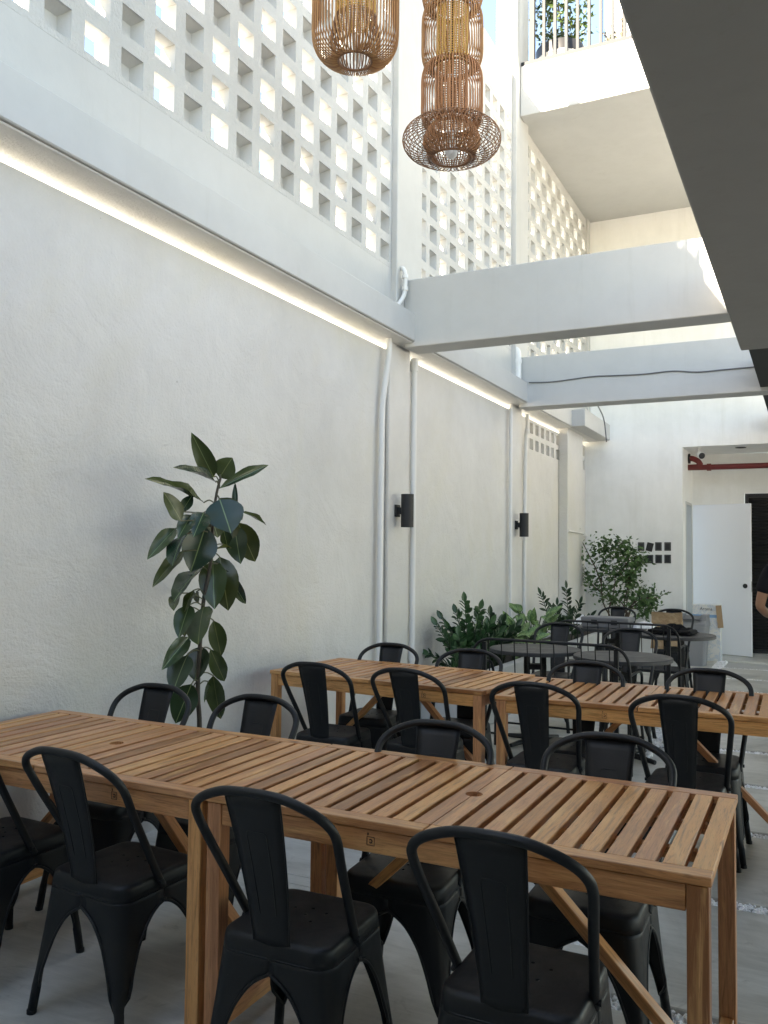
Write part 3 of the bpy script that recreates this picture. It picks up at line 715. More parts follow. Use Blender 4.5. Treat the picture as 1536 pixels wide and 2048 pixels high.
def wood_table(label, x, y, deg, W=1.402, D=.755, stamp=True, H=.745):
    t = thing('wooden_table', label, 'table', (x, y, 0), R(deg), 'slatted wooden tables')
    th = .022; zt = H-th/2; fw_ = .052
    for hs in (-1, 1):
        x0, x1 = (-W/2, -.0015) if hs < 0 else (.0015, W/2)
        for s in (-1, 1): plank('edge_board', t, (x0, s*(D/2-fw_/2), zt), (x1, s*(D/2-fw_/2), zt), fw_, th)
        n = 11; gap = .0165; sw = ((x1-x0)-gap*(n-1))/n; Ls = D-2*fw_-.002
        for k in range(n):
            cx_ = x0+sw/2+k*(sw+gap)
            inner = (k == n-1 and hs < 0) or (k == 0 and hs > 0)
            if inner:
                mb = MB(); notch(mb, Ls, sw, th, 0, (-1 if hs < 0 else 1), .026)
                o = obj('slat', mb, M_WOOD, t, (cx_, 0, zt), (0, 0, R(90)))
            else:
                plank('slat', t, (cx_, -Ls/2, zt-.0005), (cx_, Ls/2, zt-.0005), sw, th)
    # aprons, legs, braces
    az, ah = H-th-.033, .062; lg = .048
    for s in (-1, 1): plank('apron', t, (-W/2+lg+.008, s*(D/2-.020), az), (W/2-lg-.008, s*(D/2-.020), az), .024, ah)
    for sx in (-1, 1):
        cx_ = sx*(W/2-lg/2-.006)
        plank('end_apron', t, (cx_, -D/2+lg+.006, az), (cx_, D/2-lg-.006, az), .024, ah)
        for s in (-1, 1): plank('leg', t, (cx_, s*(D/2-lg/2-.004), 0), (cx_, s*(D/2-lg/2-.004), H-th-.0015), lg, lg)
        plank('foot_rail', t, (cx_, -D/2+lg+.004, .085), (cx_, D/2-lg-.004, .085), .036, .048)
        plank('brace', t, (sx*(W/2-lg-.015), 0, .115), (sx*.10, 0, H-th-.075), .045, .030)
        for yy in (-.12, .12): plank('batten', t, (sx*.03, yy, H-th-.016), (sx*(W/2-.06), yy, H-th-.016), .03, .028)
    plank('cross_rail', t, (0, -D/2+.035, H-th-.045), (0, D/2-.035, H-th-.045), .05, .045)
    if stamp:   # burnt stamp on the front apron: a square with a hooked letter and a small flame above
        M_ST = bpy.data.materials.get('burnt_mark') or mat('burnt_mark', (.05, .022, .01), .7)
        st = MB(); y_ = -D/2+.0075; cx_, cz_ = .285 if False else -.0+.0, az
        cx_ = stamp
        a = .011
        for (u0, v0, u1, v1) in ((-a, -a, a, -a), (a, -a, a, a), (a, a, -a, a), (-a, a, -a, -a)):
            st.tube([(cx_+u0, y_, cz_+v0), (cx_+u1, y_, cz_+v1)], .0009, 4)
        st.tube([(cx_+.0045*math.cos(R(k)), y_, cz_+.0045*math.sin(R(k))) for k in range(-140, 141, 20)], .0016, 5)
        st.tube([(cx_-.008, y_, cz_+a+.004), (cx_-.008, y_, cz_+a+.010)], .002, 5)
        obj('maker_stamp', st, M_ST, t)
    return t
wood_table('right half of the nearest wooden table pair, reaching the right edge', -.911, 2.4475, 0, stamp=-.155)
wood_table('left half of the nearest wooden table pair, running to the wall', -2.318, 2.446, -.3, stamp=.35)
wood_table('second row wooden table with its end at the wall', -2.215, 4.70, -4.6, stamp=.35)
wood_table('second row wooden table cut by the right edge of the photo', -.755, 4.575, 1.0, stamp=-.155)

# =================================================================== ROUND TABLES, BENCHES
def round_table(label, px, py, r=.35, H=.73, deg=20):
    p = at(px, py, z=H)
    t = thing('round_table', label, 'table', (p.x, p.y, 0), R(deg), 'charcoal round tables')
    obj('table_top', MB().lathe([(0, H), (r-.004, H), (r, H-.004), (r, H-.026), (r-.006, H-.03), (0, H-.03)], 56, smooth=False), M_CHAR, t)
    pd = MB()
    for s in (-1, 1):
        for u in (-1, 1): pd.box(s*.062-.022, s*.062+.022, u*.03-.012, u*.03+.012, .03, H-.035)
    obj('pedestal', pd, M_BLACK, t)
    obj('bracket', MB().box(-.14, .14, -.05, .05, H-.055, H-.031), M_BLACK, t)
    obj('collar', MB().box(-.085, .085, -.045, .045, H-.16, H-.12), M_BLACK, t)
    for k in range(4):
        a = R(45+90*k)
        obj('foot', MB().tube([(.05*math.cos(a), .05*math.sin(a), .04), (.27*math.cos(a), .27*math.sin(a), .018)], [.024, .016], 8), M_BLACK, t)
    return t
round_table('round charcoal table beside the white planter, left of the nearer pair', 1070, 1296.5)
round_table('round charcoal table in the middle, right of the nearer pair', 1245, 1312)
T3 = round_table('round charcoal table holding the grey case, in front of the bush', 1222, 1254)
T4 = round_table('round charcoal table holding the folded black bag', 1348, 1268, .37)
def bench(label, x, y, deg, W=1.12):
    t = thing('spindle_bench', label, 'bench', (x, y, 0), R(deg), 'black spindle-back benches')
    h = W/2
    fr = [(-h, .0, .0), (-h, -.02, .45), (-h, -.04, .70), (-h+.03, -.05, .80), (-h+.10, -.055, .845), (-h+.22, -.057, .853), (h-.22, -.057, .853), (h-.10, -.055, .845), (h-.03, -.05, .80), (h, -.04, .70), (h, -.02, .45), (h, 0, 0)]
    obj('back_frame', MB().tube(smooth(fr, 5), .0105, 9), M_BLACK, t)
    me = MB().tube([(0, -.012, .44), (0, -.055, .848)], .0045, 6).mesh('spindle', M_BLACK)
    n = 10
    for k in range(n): link('spindle', me, t, (-h+.13+k*(W-.26)/(n-1), 0, 0))
    obj('lower_rail', MB().tube([(-h, -.012, .45), (h, -.012, .45)], .009, 8), M_BLACK, t)
    bevel(obj('seat', MB().box(-h+.01, h-.01, 0, .40, .43, .45), M_CHAR, t), .006)
    for s in (-1, 1):
        obj('leg', MB().tube(smooth([(s*(h-.03), .37, .43), (s*(h-.01), .40, .2), (s*h, .42, .0)], 4), .0105, 8), M_BLACK, t)
        obj('armrest', MB().tube(smooth([(s*h, -.035, .66), (s*(h+.005), .12, .665), (s*(h+.0), .30, .65), (s*(h-.005), .36, .58), (s*(h-.02), .37, .44)], 4), .010, 8), M_BLACK, t)
        obj('post', MB().box(s*(h-.09)-.014, s*(h-.09)+.014, -.045, -.015, 0, .83), M_BLACK, t)
    for yy, zz in ((.41, .18), (-.005, .18)): obj('stretcher', MB().tube([(-h, yy, zz), (h, yy, zz)], .008, 7), M_BLACK, t)
    return t
bench('nearer black spindle-back bench, in front of the two nearer round tables', -1.65, 5.91, -2)
bench('farther black spindle-back bench, between the near and far round tables', -1.60, 7.90, -2)

# things on and by the round tables
p3, p4 = T3.location, T4.location
t = thing('grey_case', 'flat grey hard case lying on the far left round table', 'case', (p3.x-.02, p3.y-.05, .731), R(-4))
M_CASE = mat('grey_case_plastic', (.16, .165, .175), .5)
bevel(obj('shell', MB().box(-.235, .235, -.13, .13, 0, .055), M_CASE, t), .012, 2)
bevel(obj('lid', MB().box(-.24, .24, -.135, .135, .058, .105), M_CASE, t), .012, 2)
for s in (-1, 1): obj('latch', MB().box(s*.1-.03, s*.1+.03, -.142, -.134, .035, .08), M_SCONCE, t)
def crumple(n, sx, sy, sz, seed, base=.0):
    rnd = random.Random(seed); mb = MB(); G = n
    vs = []; 
    for i in range(G+1):
        for j in range(G+1):
            u, v = 2*i/G-1, 2*j/G-1; rr = max(abs(u), abs(v)); h = max(0, 1-rr**2.2)
            vs.append((u*sx*(1+rnd.uniform(-.12, .12)), v*sy*(1+rnd.uniform(-.12, .12)), base+sz*h*rnd.uniform(.45, 1.15)))
    mb.add(vs, [(i*(G+1)+j, (i+1)*(G+1)+j, (i+1)*(G+1)+j+1, i*(G+1)+j+1) for i in range(G) for j in range(G)])
    return mb
M_PLAST = mat('white_thin_plastic', (.78, .78, .78), .35)
q = at(1290, 1254, z=.74)
tag(obj('plastic_bag', crumple(9, .11, .10, .07, 4, .002), M_PLAST, None, (q.x, q.y, .731)), 'crumpled white plastic bag between the grey case and the black bag', 'plastic bag')
q = at(1166, 1240, z=.76)
tag(obj('plastic_bag', crumple(8, .07, .07, .09, 9, .002), M_PLAST, None, (q.x+.02, q.y-.12, .731)), 'small peaked white plastic bag left of the grey case', 'plastic bag')
t = thing('black_bag', 'folded black cloth bag on the far right round table', 'bag', (p4.x-.01, p4.y-.02, .731), R(-6))
M_CLOTH = mat('black_cloth', (.008, .008, .009), .85, spec=.2)
mb = crumple(12, .20, .14, .085, 11, .012); obj('top_fold', mb, M_CLOTH, t)
bevel(obj('body', MB().box(-.2, .2, -.14, .13, 0, .045), M_CLOTH, t), .018, 2)
obj('strap', MB().tube(smooth([(-.19, -.13, .04), (-.05, -.17, .035), (.1, -.16, .03), (.19, -.13, .04)], 4), .007, 6), M_CLOTH, t)
# paper bag on the farthest chair
M_PAPER = mat('brown_paper', (.33, .22, .12), .85)
g = N(M_PAPER); v = g.coord('Object'); g.normal(g.bump(g.noise(v, 14, 3, .5, 1), .9, .03)); g.color(g.ramp(g.noise(v, 9, 4, .6), [(.3, (.25, .16, .085)), (.7, (.42, .30, .18))]))
t = thing('paper_bag', 'creased brown paper bag standing on the farthest chair', 'paper bag', (-1.44, 9.86, .449), R(4))
rnd = random.Random(5); mb = MB(); prof = []
cols = [(-.16, -.08), (-.05, -.085), (.06, -.08), (.16, -.08), (.155, 0), (.16, .08), (.05, .085), (-.06, .08), (-.16, .08), (-.15, 0)]
for k in range(8):
    prof.append([(x+rnd.gauss(0, .005), y+rnd.gauss(0, .007), k*.055+(rnd.uniform(-.008, .008) if k == 7 else 0)) for x, y in cols])
vs = [p for r_ in prof for p in r_]; n_ = len(cols)
mb.add(vs, [(i*n_+k, i*n_+(k+1) % n_, (i+1)*n_+(k+1) % n_, (i+1)*n_+k) for i in range(7) for k in range(n_)]+[tuple(range(n_))])
o = obj('bag_body', mb, M_PAPER, t); s_ = o.modifiers.new('t', 'SOLIDIFY'); s_.thickness = .002
# grey bin
M_BIN = mat('grey_bin_plastic', (.24, .25, .265), .5)
t = thing('swing_bin', 'grey plastic swing-lid bin beside the open door', 'bin', (-1.445, 12.25, 0), R(-3))
def loft(mb, rings):
    n_ = len(rings[0]); vs = [p for r_ in rings for p in r_]
    mb.add(vs, [(i*n_+k, i*n_+(k+1) % n_, (i+1)*n_+(k+1) % n_, (i+1)*n_+k) for i in range(len(rings)-1) for k in range(n_)], False)
    mb.add(rings[-1], [tuple(range(n_))]); mb.add(rings[0], [tuple(range(n_-1, -1, -1))])
def rr3(hx, hy, r, z, ox=0): return [(x+ox, y, z) for x, y in rrect(hx, hy, r, 4)]
mb = MB(); loft(mb, [rr3(.15, .12, .03, 0), rr3(.19, .155, .04, .52)]); obj('bin_body', mb, M_BIN, t)
mb = MB(); loft(mb, [rr3(.198, .162, .04, .522), rr3(.198, .162, .04, .56), rr3(.19, .150, .04, .60)]); obj('rim', mb, M_BIN, t)
mb = MB(); 
for s in (-1, 1): mb.box(s*.15-.035, s*.15+.035, -.13, .13, .601, .68)
obj('lid_cheek', mb, M_BIN, t)
o = obj('swing_flap', MB().box(-.112, .112, -.12, .12, .63, .65), mat('dark_grey_flap', (.12, .125, .135), .5), t); o.rotation_euler = (R(8), 0, 0)
# tall printed carton
def carton():
    m = mat('printed_carton', (.62, .64, .66), .7); g = N(m); v = g.coord('Object')
    a = g.noise(v, 11, 5, .7, 1.5); col = g.ramp(a, [(.50, (.70, .70, .68)), (.56, (.36, .48, .62)), (.62, (.62, .64, .66)), (.70, (.34, .36, .40))])
    g.color(g.mix(.35, col, (.70, .70, .68))); return m
M_CARTON = carton()
t = thing('carton', 'tall narrow white and blue printed carton leaning by the open door', 'box', (-1.33, 12.95, 0), R(-2))
bevel(obj('box_body', MB().box(-.20, .17, -.09, .09, 0, .78), M_CARTON, t), .003)
obj('side_flap', MB().box(.16, .235, -.094, -.089, .45, .76), mat('bare_cardboard', (.36, .25, .15), .85), t, (0.02, -.02, 0), (0, R(-5), 0))
obj('blue_band', MB().box(-.2, .171, -.092, -.0905, .60, .64), mat('blue_print', (.16, .33, .55), .6), t)
M_INK = mat('black_print', (.02, .02, .025), .6)
cu = bpy.data.curves.new('lettering', 'FONT'); cu.body = 'Aroma'; cu.size = .06; cu.extrude = .0008
fo = bpy.data.objects.new('lettering', cu); C.objects.link(fo); fo.parent = t; fo.location = (-.10, -.0925, .70); fo.rotation_euler = (R(90), 0, 0); cu.materials.append(M_INK); cu.resolution_u = 3
bpy.context.view_layer.update(); me_ = bpy.data.meshes.new_from_object(fo.evaluated_get(bpy.context.evaluated_depsgraph_get()))
l_, r_ = fo.location.copy(), fo.rotation_euler.copy(); bpy.data.objects.remove(fo); link('lettering', me_, t, l_, r_)
# =================================================================== PLANTER AND PLANTS
pn = thing('planter', 'low white concrete planter along the left wall, full of plants', 'planter', (-2.48, 6.95, 0))
mb = MB(); mb.box(-.09, 0, 0, 5.6, 0, .45); mb.box(-.61, -.09, 0, .09, 0, .45); mb.box(-.61, -.09, 5.51, 5.6, 0, .45)
bevel(obj('planter_wall', mb, M_WHITE, pn), .006)
M_SOIL = mat('dark_soil', (.035, .026, .02), .95)
obj('soil', MB().box(-.61, -.09, .09, 5.51, .3, .385), M_SOIL, pn)

def leafmesh(name, mt, L_=1, W=.5, seg=6, cup=.12, droop=.15, mid=True, point=1.0, wave=0):
    """broad leaf along +x, width along y, folded on its midrib, drooping to -z"""
    mb = MB(); rows = []
    for i in range(seg+1):
        t = i/seg; wv = math.sin(math.pi*min(1, t**.85))**.75*W/2 if 0 < t < 1 else 0.0
        wv = max(wv, .004*L_); z0 = -droop*t*t*L_
        rows.append([(t*L_, s*wv, z0+abs(s)**1.4*cup*wv*2+wave*math.sin(t*11+s*2)*wv*abs(s)) for s in (-1, -.5, 0, .5, 1)])
    vs = [p for r_ in rows for p in r_]
    mb.add(vs, [(i*5+k, (i+1)*5+k, (i+1)*5+k+1, i*5+k+1) for i in range(seg) for k in range(4)], True)
    return mb.mesh(name, mt)
def rubbermat(name, top, under, rib):
    m = mat(name, top, .27, spec=.5); g = N(m); tc = g.n('TexCoord'); sp_ = g.n('SeparateXYZ'); g.L(tc.outputs['Object'], sp_.inputs[0])
    ab = g.n('Math', operation='ABSOLUTE'); g.L(sp_.outputs[1], ab.inputs[0])
    line = g.ramp(ab.outputs[0], [(.0035, (1, 1, 1)), (.009, (0, 0, 0))])
    ge = g.n('NewGeometry'); base = g.mix(ge.outputs['Backfacing'], top, under)
    oi = g.n('ObjectInfo'); base = g.mix(.45, base, g.mix(oi.outputs['Random'], tuple(x*.6 for x in top), tuple(min(1, x*1.5+.01) for x in under)), 'MIX')
    w_ = g.n('TexWave'); w_.inputs['Scale'].default_value = 9; w_.inputs['Distortion'].default_value = .6
    g.L(tc.outputs['Object'], w_.inputs['Vector'])
    g.color(g.mix(line, base, rib)); g.normal(g.bump(w_.outputs['Fac'], .05, .01))
    return m
M_RUB = rubbermat('rubber_leaf', (.014, .045, .022), (.070, .085, .022), (.20, .28, .12))
M_RUBO = rubbermat('rubber_leaf_olive', (.055, .070, .018), (.035, .065, .024), (.17, .19, .07))
def place_leaf(me, parent, base, tip, width, nrm, name='leaf', ref=(1, .5)):
    """scale the unit leaf between base and tip, its face towards nrm"""
    base = Vector(base); tip = Vector(tip); d = tip-base; L_ = d.length; d.normalize()
    n_ = (Vector(nrm)-d*Vector(nrm).dot(d)).normalized(); y = n_.cross(d)
    M_ = Matrix((d*L_, y*(width/ref[1]), n_*L_)).transposed().to_4x4(); M_.translation = base
    o = link(name, me, parent); o.matrix_local = M_; return o
# --- rubber plant in its pot behind the front table
RX = -2.72
def Z5(X, Y, dx=0):
    return at(250+X/3.3025, 860+Y/3.3025, x=RX+dx)
root = Z5(490, 1960); base0 = Vector((root.x, root.y, 0))
rp_ = thing('rubber_plant', 'tall rubber plant with large dark glossy leaves against the stucco wall', 'plant', base0)
stem = [Z5(*q) for q in ((492, 1960), (482, 1780), (484, 1620), (500, 1350), (520, 1120), (555, 940), (575, 800), (580, 600), (605, 420), (632, 315))]
P = [Vector((0, 0, .25))]+[q-base0 for q in stem]; Ps = smooth(P, 5)
obj('stem', MB().tube(Ps, [.013-.007*i/len(Ps) for i in range(len(Ps))], 8), mat('rubber_stem', (.055, .045, .032), .7), rp_)
tpm = leafmesh('leaf', M_RUB, 1, .5, 9, .16, .10, wave=.10); tpo = leafmesh('leaf', M_RUBO, 1, .5, 9, .12, .12, wave=.12)
LV = [((585, 310), (450, 40), 90, 0), ((625, 315), (702, 185), 115, 1), ((600, 345), (355, 215), 55, 0), ((625, 385), (970, 205), 55, 0),
 ((520, 480), (180, 272), 78, 1), ((370, 600), (270, 410), 85, 1), ((375, 540), (445, 425), 55, 0), ((730, 560), (725, 340), 30, 0), ((620, 450), (785, 610), 110, 1),
 ((625, 458), (700, 668), 185, 0), ((765, 540), (958, 620), 28, 0), ((745, 610), (865, 880), 130, 1), ((725, 635), (755, 875), 118, 0), ((520, 545), (460, 682), 95, 0),
 ((440, 560), (355, 700), 75, 0), ((335, 650), (155, 830), 72, 0), ((390, 690), (290, 868), 100, 0), ((530, 640), (440, 932), 168, 0), ((385, 800), (183, 1008), 68, 1),
 ((570, 580), (620, 705), 120, 0), ((650, 660), (680, 772), 60, 0), ((700, 780), (590, 768), 22, 0), ((580, 862), (586, 1168), 134, 0), ((625, 838), (680, 1182), 150, 1),
 ((660, 920), (808, 1168), 62, 0), ((490, 918), (308, 1092), 112, 0), ((350, 1080), (310, 1166), 60, 1), ((450, 1060), (385, 1185), 55, 1), ((425, 1155), (350, 1357), 92, 0),
 ((470, 1070), (475, 1132), 36, 1), ((520, 1168), (460, 1392), 148, 1), ((585, 1258), (640, 1505), 88, 1), ((420, 1368), (258, 1562), 78, 0), ((500, 1428), (455, 1652), 128, 0),
 ((565, 1448), (668, 1682), 84, 1), ((412, 1488), (308, 1715), 122, 0), ((583, 1622), (620, 1925), 100, 1), ((440, 1678), (330, 1935), 122, 0), ((455, 1688), (400, 1912), 72, 1),
 ((560, 1665), (520, 1790), 20, 1), ((400, 1180), (390, 1362), 52, 1)]
rnd = random.Random(12); pet = MB()
for (b0, t0, wd, ol) in LV:
    bx = rnd.uniform(-.05, .05); tx = bx+rnd.uniform(-.03, .10)
    b_ = Z5(*b0, dx=bx)-base0; t_ = Z5(*t0, dx=tx)-base0
    nrm = (-FW+Vector((0, 0, .35))+Vector([rnd.gauss(0, .22) for _ in range(3)]))
    place_leaf(tpo if ol else tpm, rp_, b_, t_, wd/1305*1.38, nrm)
    tgt = min(Ps[6:], key=lambda q: (q-b_).length+abs(min(0, (b_.z+.04)-q.z)))
    pet.tube(smooth([tgt, (tgt+b_)/2+Vector((0, 0, .015)), b_], 4), .0035, 5)
o = obj('petiole', pet, mat('petiole_green', (.07, .075, .03), .5), rp_); o['kind'] = 'stuff'
t = thing('plant_pot', 'round clay-grey pot of the rubber plant, hidden behind the front table', 'plant pot', (base0.x, base0.y, 0))
obj('pot_body', MB().lathe([(0, 0), (.11, 0), (.15, .25), (.16, .27), (.145, .28), (.135, .24), (0, .24)], 26), mat('grey_pot', (.22, .21, .2), .7), t)

# --- planter plants
def zz_mat(name, a, b): return leafmat(name, a, b, .3, .12)
def objleaf(name, a, b, rough=.3, var=None):
    m = mat(name, a, rough); g = N(m); oi = g.n('ObjectInfo'); c = g.ramp(oi.outputs['Random'], [(0, a), (1, b)])
    if var:
        tc = g.n('TexCoord'); mp = g.n('Mapping'); mp.inputs['Scale'].default_value = (1, 2.6, 1); g.L(tc.outputs['Object'], mp.inputs['Vector'])
        n1 = g.noise(mp.outputs[0], 13, 3, .7, .8); sp_ = g.n('SeparateXYZ'); g.L(tc.outputs['Object'], sp_.inputs[0])
        ab = g.n('Math', operation='ABSOLUTE'); g.L(sp_.outputs[1], ab.inputs[0])
        core = g.ramp(ab.outputs[0], [(.06, (1, 1, 1)), (.22, (.15, .15, .15))])
        spot = g.ramp(n1, [(.46, (0, 0, 0)), (.54, (1, 1, 1))]); f = g.mix(1.0, core, spot, 'MULTIPLY')
        c = g.mix(f, c, var)
    g.color(c); return m
M_ZZ = objleaf('zz_leaf', (.018, .06, .02), (.055, .13, .05))
M_ZZD = objleaf('zz_leaf_dark', (.012, .035, .014), (.03, .07, .028))
M_DIEF = objleaf('dumb_cane_leaf', (.025, .08, .02), (.06, .15, .04), .4, (.24, .36, .12))
M_STEM = mat('green_stem', (.035, .055, .025), .5)
zzm = leafmesh('leaf', M_ZZ, 1, .5, 4, .2, .05); zzd = leafmesh('leaf', M_ZZD, 1, .5, 4, .2, .05); dfm = leafmesh('leaf', M_DIEF, 1, .5, 7, .15, .35, wave=.12)
def zz(label, x, y, z, stems, me, seed, group=None, ll=.10, lw_=.05, nleaf=13):
    rnd = random.Random(seed); t = thing('zz_plant', label, 'plant', (x, y, z), 0, group); sm = MB()
    for (dx, dy, h) in stems:
        e = Vector((dx, dy, h)); P = smooth([(dx*.15, dy*.15, 0), Vector((dx*.4, dy*.4, h*.5)), e], 8); sm.tube(P, [.008-.005*i/16 for i in range(17)], 6)
        for k in range(nleaf):
            f = .28+.70*k/(nleaf-1); q = P[min(16, int(f*16))]; nx = P[min(16, int(f*16)+1)]; pv = P[int(f*16)-1]; ax = (nx-pv).normalized()
            ph = rnd.uniform(-.3, .3)+ (0 if rnd.random() < .9 else 1.2)
            side = Vector((math.cos(ph+R(-25)), math.sin(ph+R(-25)), 0)); side = (side-ax*side.dot(ax)).normalized()
            for s in (-1, 1):
                d = (ax*.75+side*s*.9+Vector((0, 0, -.05))+Vector([rnd.gauss(0, .12) for _ in range(3)])).normalized()
                L_ = ll*(1-.25*abs(f-.55)*2)*rnd.uniform(.85, 1.15)
                place_leaf(me, t, q, q+d*L_, lw_*rnd.uniform(.85, 1.15), ax.cross(d*s)+Vector((0, -.5, .4)), 'leaflet')
        place_leaf(me, t, P[-1], P[-1]+(P[-1]-P[-3]).normalized()*ll, lw_, (0.4, -1, .2), 'leaflet')
    obj('stem', sm, M_STEM, t); return t
zz('short zz plant nearest the drain pipe, at the front of the planter', -2.72, 7.02, .385, [(-.24, -.02, .44), (-.04, 0, .36), (-.32, -.0, .18), (.08, .05, .20), (-.14, .04, .30)], zzm, 1)
zz('tall zz plant with the highest upright stems in the planter', -2.74, 7.22, .385, [(-.04, -.02, .64), (.10, 0, .58), (-.26, .0, .48), (.20, 0, .46), (-.15, -.1, .40), (.26, .05, .38), (.0, -.1, .30), (-.16, .08, .53), (.1, .1, .42)], zzm, 2)
zz('dark dense zz plant right of the tallest stems', -2.70, 7.65, .385, [(.0, 0, .50), (.12, 0, .44), (-.12, 0, .46), (.2, -.05, .36), (-.02, -.12, .34), (.06, .1, .42), (-.2, .05, .32), (.22, .1, .40)], zzd, 3)
zz('dark feathery zz plant at the far end of the planter, left one', -2.64, 9.75, .385, [(-.18, 0, .60), (-.02, .1, .48), (.16, 0, .40)], zzd, 4, None, .11, .036, 12)
zz('dark feathery zz plant at the far end of the planter, right one', -2.64, 10.35, .385, [(-.04, 0, .66), (.12, 0, .48), (-.22, 0, .42), (.25, 0, .34)], zzd, 6, None, .11, .038, 12)
def dief(label, x, y, z, leaves, seed, h0=.25):
    rnd = random.Random(seed); t = thing('dumb_cane', label, 'plant', (x, y, z)); sm = MB()
    for (ax, ay, ah, L_, lean) in leaves:
        top = Vector((ax*.5, ay*.5, ah)); sm.tube(smooth([(ax*.1, ay*.1, 0), (ax*.25, ay*.25, ah*.6), top], 4), [.011]*5+[.005]*4, 6)
        d = Vector((ax, ay, lean)); d.normalize()
        place_leaf(dfm, t, top, top+d*L_, L_*.42, Vector((.1, -.55, .75)))
    obj('stem', sm, M_STEM, t); return t
rnd = random.Random(21)
def rays(n, h, L_, seed):
    r_ = random.Random(seed); o_ = []
    for k in range(n):
        a = 2*math.pi*k/n+r_.uniform(-.3, .3); o_.append((math.cos(a)*r_.uniform(.15, .45), math.sin(a)*.28, h*r_.uniform(.35, 1.05), L_*r_.uniform(.75, 1.2), r_.uniform(-.25, .6)))
    return o_
dief('speckled dumb cane in the middle of the planter, leaning left', -2.72, 7.95, .385, rays(22, .34, .16, 1), 1)
dief('speckled dumb cane behind the left round table', -2.68, 8.45, .385, rays(24, .36, .17, 2), 2)
dief('tall speckled dumb cane in front of the second pilaster', -2.68, 9.0, .385, rays(26, .44, .18, 3), 3)
zz('low sprig of small leaves at the planter front corner', -2.60, 7.12, .385, [(.03, 0, .16), (-.03, 0, .12)], zzm, 9, None, .04, .016, 6)
# --- bush in the far corner
by = 12.35
def Bp(X, Y, dy=0): return at(1130+X/6.4, 1030+Y/6.4, y=by+dy)
bb = Bp(560, 1300); bb = Vector((bb.x, bb.y, 0))
bu = thing('corner_bush', 'loose leafy shrub with thin branches in the far left corner', 'shrub', bb)
rnd = random.Random(31); br = MB(); lf = MB(); stat = []
brs = [[(575, 1290), (500, 1150), (470, 1000), (470, 800), (520, 600), (480, 420), (400, 345)], [(800, 1300), (790, 1150), (830, 900), (870, 760), (930, 640), (900, 520)],
       [(790, 1280), (760, 1100), (820, 880), (780, 650), (740, 500), (620, 400), (520, 350)], [(470, 900), (400, 700), (330, 560), (250, 400), (200, 300), (180, 140)],
       [(800, 1200), (950, 1080), (1100, 1060), (1200, 1050), (1330, 980)], [(560, 1200), (620, 1000), (640, 800), (600, 650)], [(760, 1250), (900, 1150), (1050, 1130), (1130, 1100)],
       [(470, 1000), (360, 900), (300, 800), (220, 690)], [(780, 650), (830, 500), (780, 420), (700, 350)], [(930, 640), (980, 580), (960, 500)], [(640, 800), (760, 700), (880, 800)], [(800, 1250), (700, 1100), (560, 1080)],
       [(820, 880), (720, 760), (640, 700)], [(850, 1150), (960, 1020), (1050, 970)], [(850, 1200), (1000, 1200), (1050, 1230)]]
for k, b_ in enumerate(brs):
    P = smooth([Bp(X, Y, rnd.uniform(-.12, .12) if i else 0)-bb for i, (X, Y) in enumerate(b_)], 6)
    if P[0].z < .9: P = [Vector((P[0].x*.6, P[0].y*.6, .35))]+P
    br.tube(P, [.011-.008*i/len(P) for i in range(len(P))], 5)
    for i, q in enumerate(P):
        f = i/len(P)
        if f < .3: continue
        thin = (k == 3 and f > .45) or (k == 4 and f > .55)
        for _ in range(1 if thin else 9):
            sp_ = .02 if thin else (.04 if k in (1, 9) else .07)
            pp = q+Vector([rnd.gauss(0, sp_) for _ in range(3)])
            leafm(lf, pp, Vector((rnd.gauss(0, 1), rnd.gauss(0, 1), rnd.gauss(-.35, .6))), rnd.uniform(.045, .09), rnd, .62)
obj('branches', br, M_BARK, bu); o = obj('foliage', lf, M_LF_BUSH, bu); o['kind'] = 'stuff'
t = thing('bush_pot', 'dark pot of the corner shrub', 'plant pot', (bb.x, bb.y, 0))
obj('pot_body', MB().lathe([(0, 0), (.16, 0), (.21, .34), (.22, .38), (.20, .38), (.19, .33), (0, .33)], 24), M_POTB, t)

# =================================================================== LANTERNS
def rattan(name, a, b):
    m = mat(name, a, .5, spec=.3); g = N(m); gi = g.n('NewGeometry'); g.color(g.ramp(gi.outputs['Random Per Island'], [(0, a), (1, b)])); return m
M_RAT = rattan('bamboo_rods', (.26, .12, .05), (.46, .25, .11))
M_RATD = rattan('bamboo_rods_brown', (.17, .080, .04), (.30, .15, .08))
M_SLV = rattan('honey_rattan', (.50, .28, .07), (.66, .42, .13))
M_SLVB = rattan('brown_rattan', (.30, .135, .06), (.44, .21, .10))
def cage(prof, n, r, twist=0, sides=5, phase=0):
    mb = MB(); N_ = len(prof)
    for k in range(n):
        a0 = 2*math.pi*(k+phase)/n; P = []
        for i, (rr, z) in enumerate(prof):
            a = a0+twist*i/(N_-1); P.append((rr*math.cos(a), rr*math.sin(a), z))
        mb.tube(P, r, sides, caps=False)
    return mb
def ring(mb, rad, z, r, n=40, s=6): return mb.tube([(rad*math.cos(2*math.pi*k/n), rad*math.sin(2*math.pi*k/n), z) for k in range(n)], r, s, closed=True)
def sleeve(r, z0, z1, m, parent, step=.014, n=44):
    obj('inner_sleeve', cage([(r, z0), (r, z1)], n, .0032, 0, 5), m, parent)
    mb = MB(); z = z0
    while z < z1: ring(mb, r-.003, z, .0022, 30, 4); z += step
    obj('weave_rings', mb, m, parent)
def P2(pts, k=5): return [(v_.x, v_.y) for v_ in smooth([(a, b, 0) for a, b in pts], k)]
q1 = at(710, 122, y=3.95); 
t = thing('rattan_lantern', 'left hanging bamboo lantern, a single round-bottomed drum', 'pendant lamp', q1, 0, 'hanging bamboo lanterns')
R1 = .232
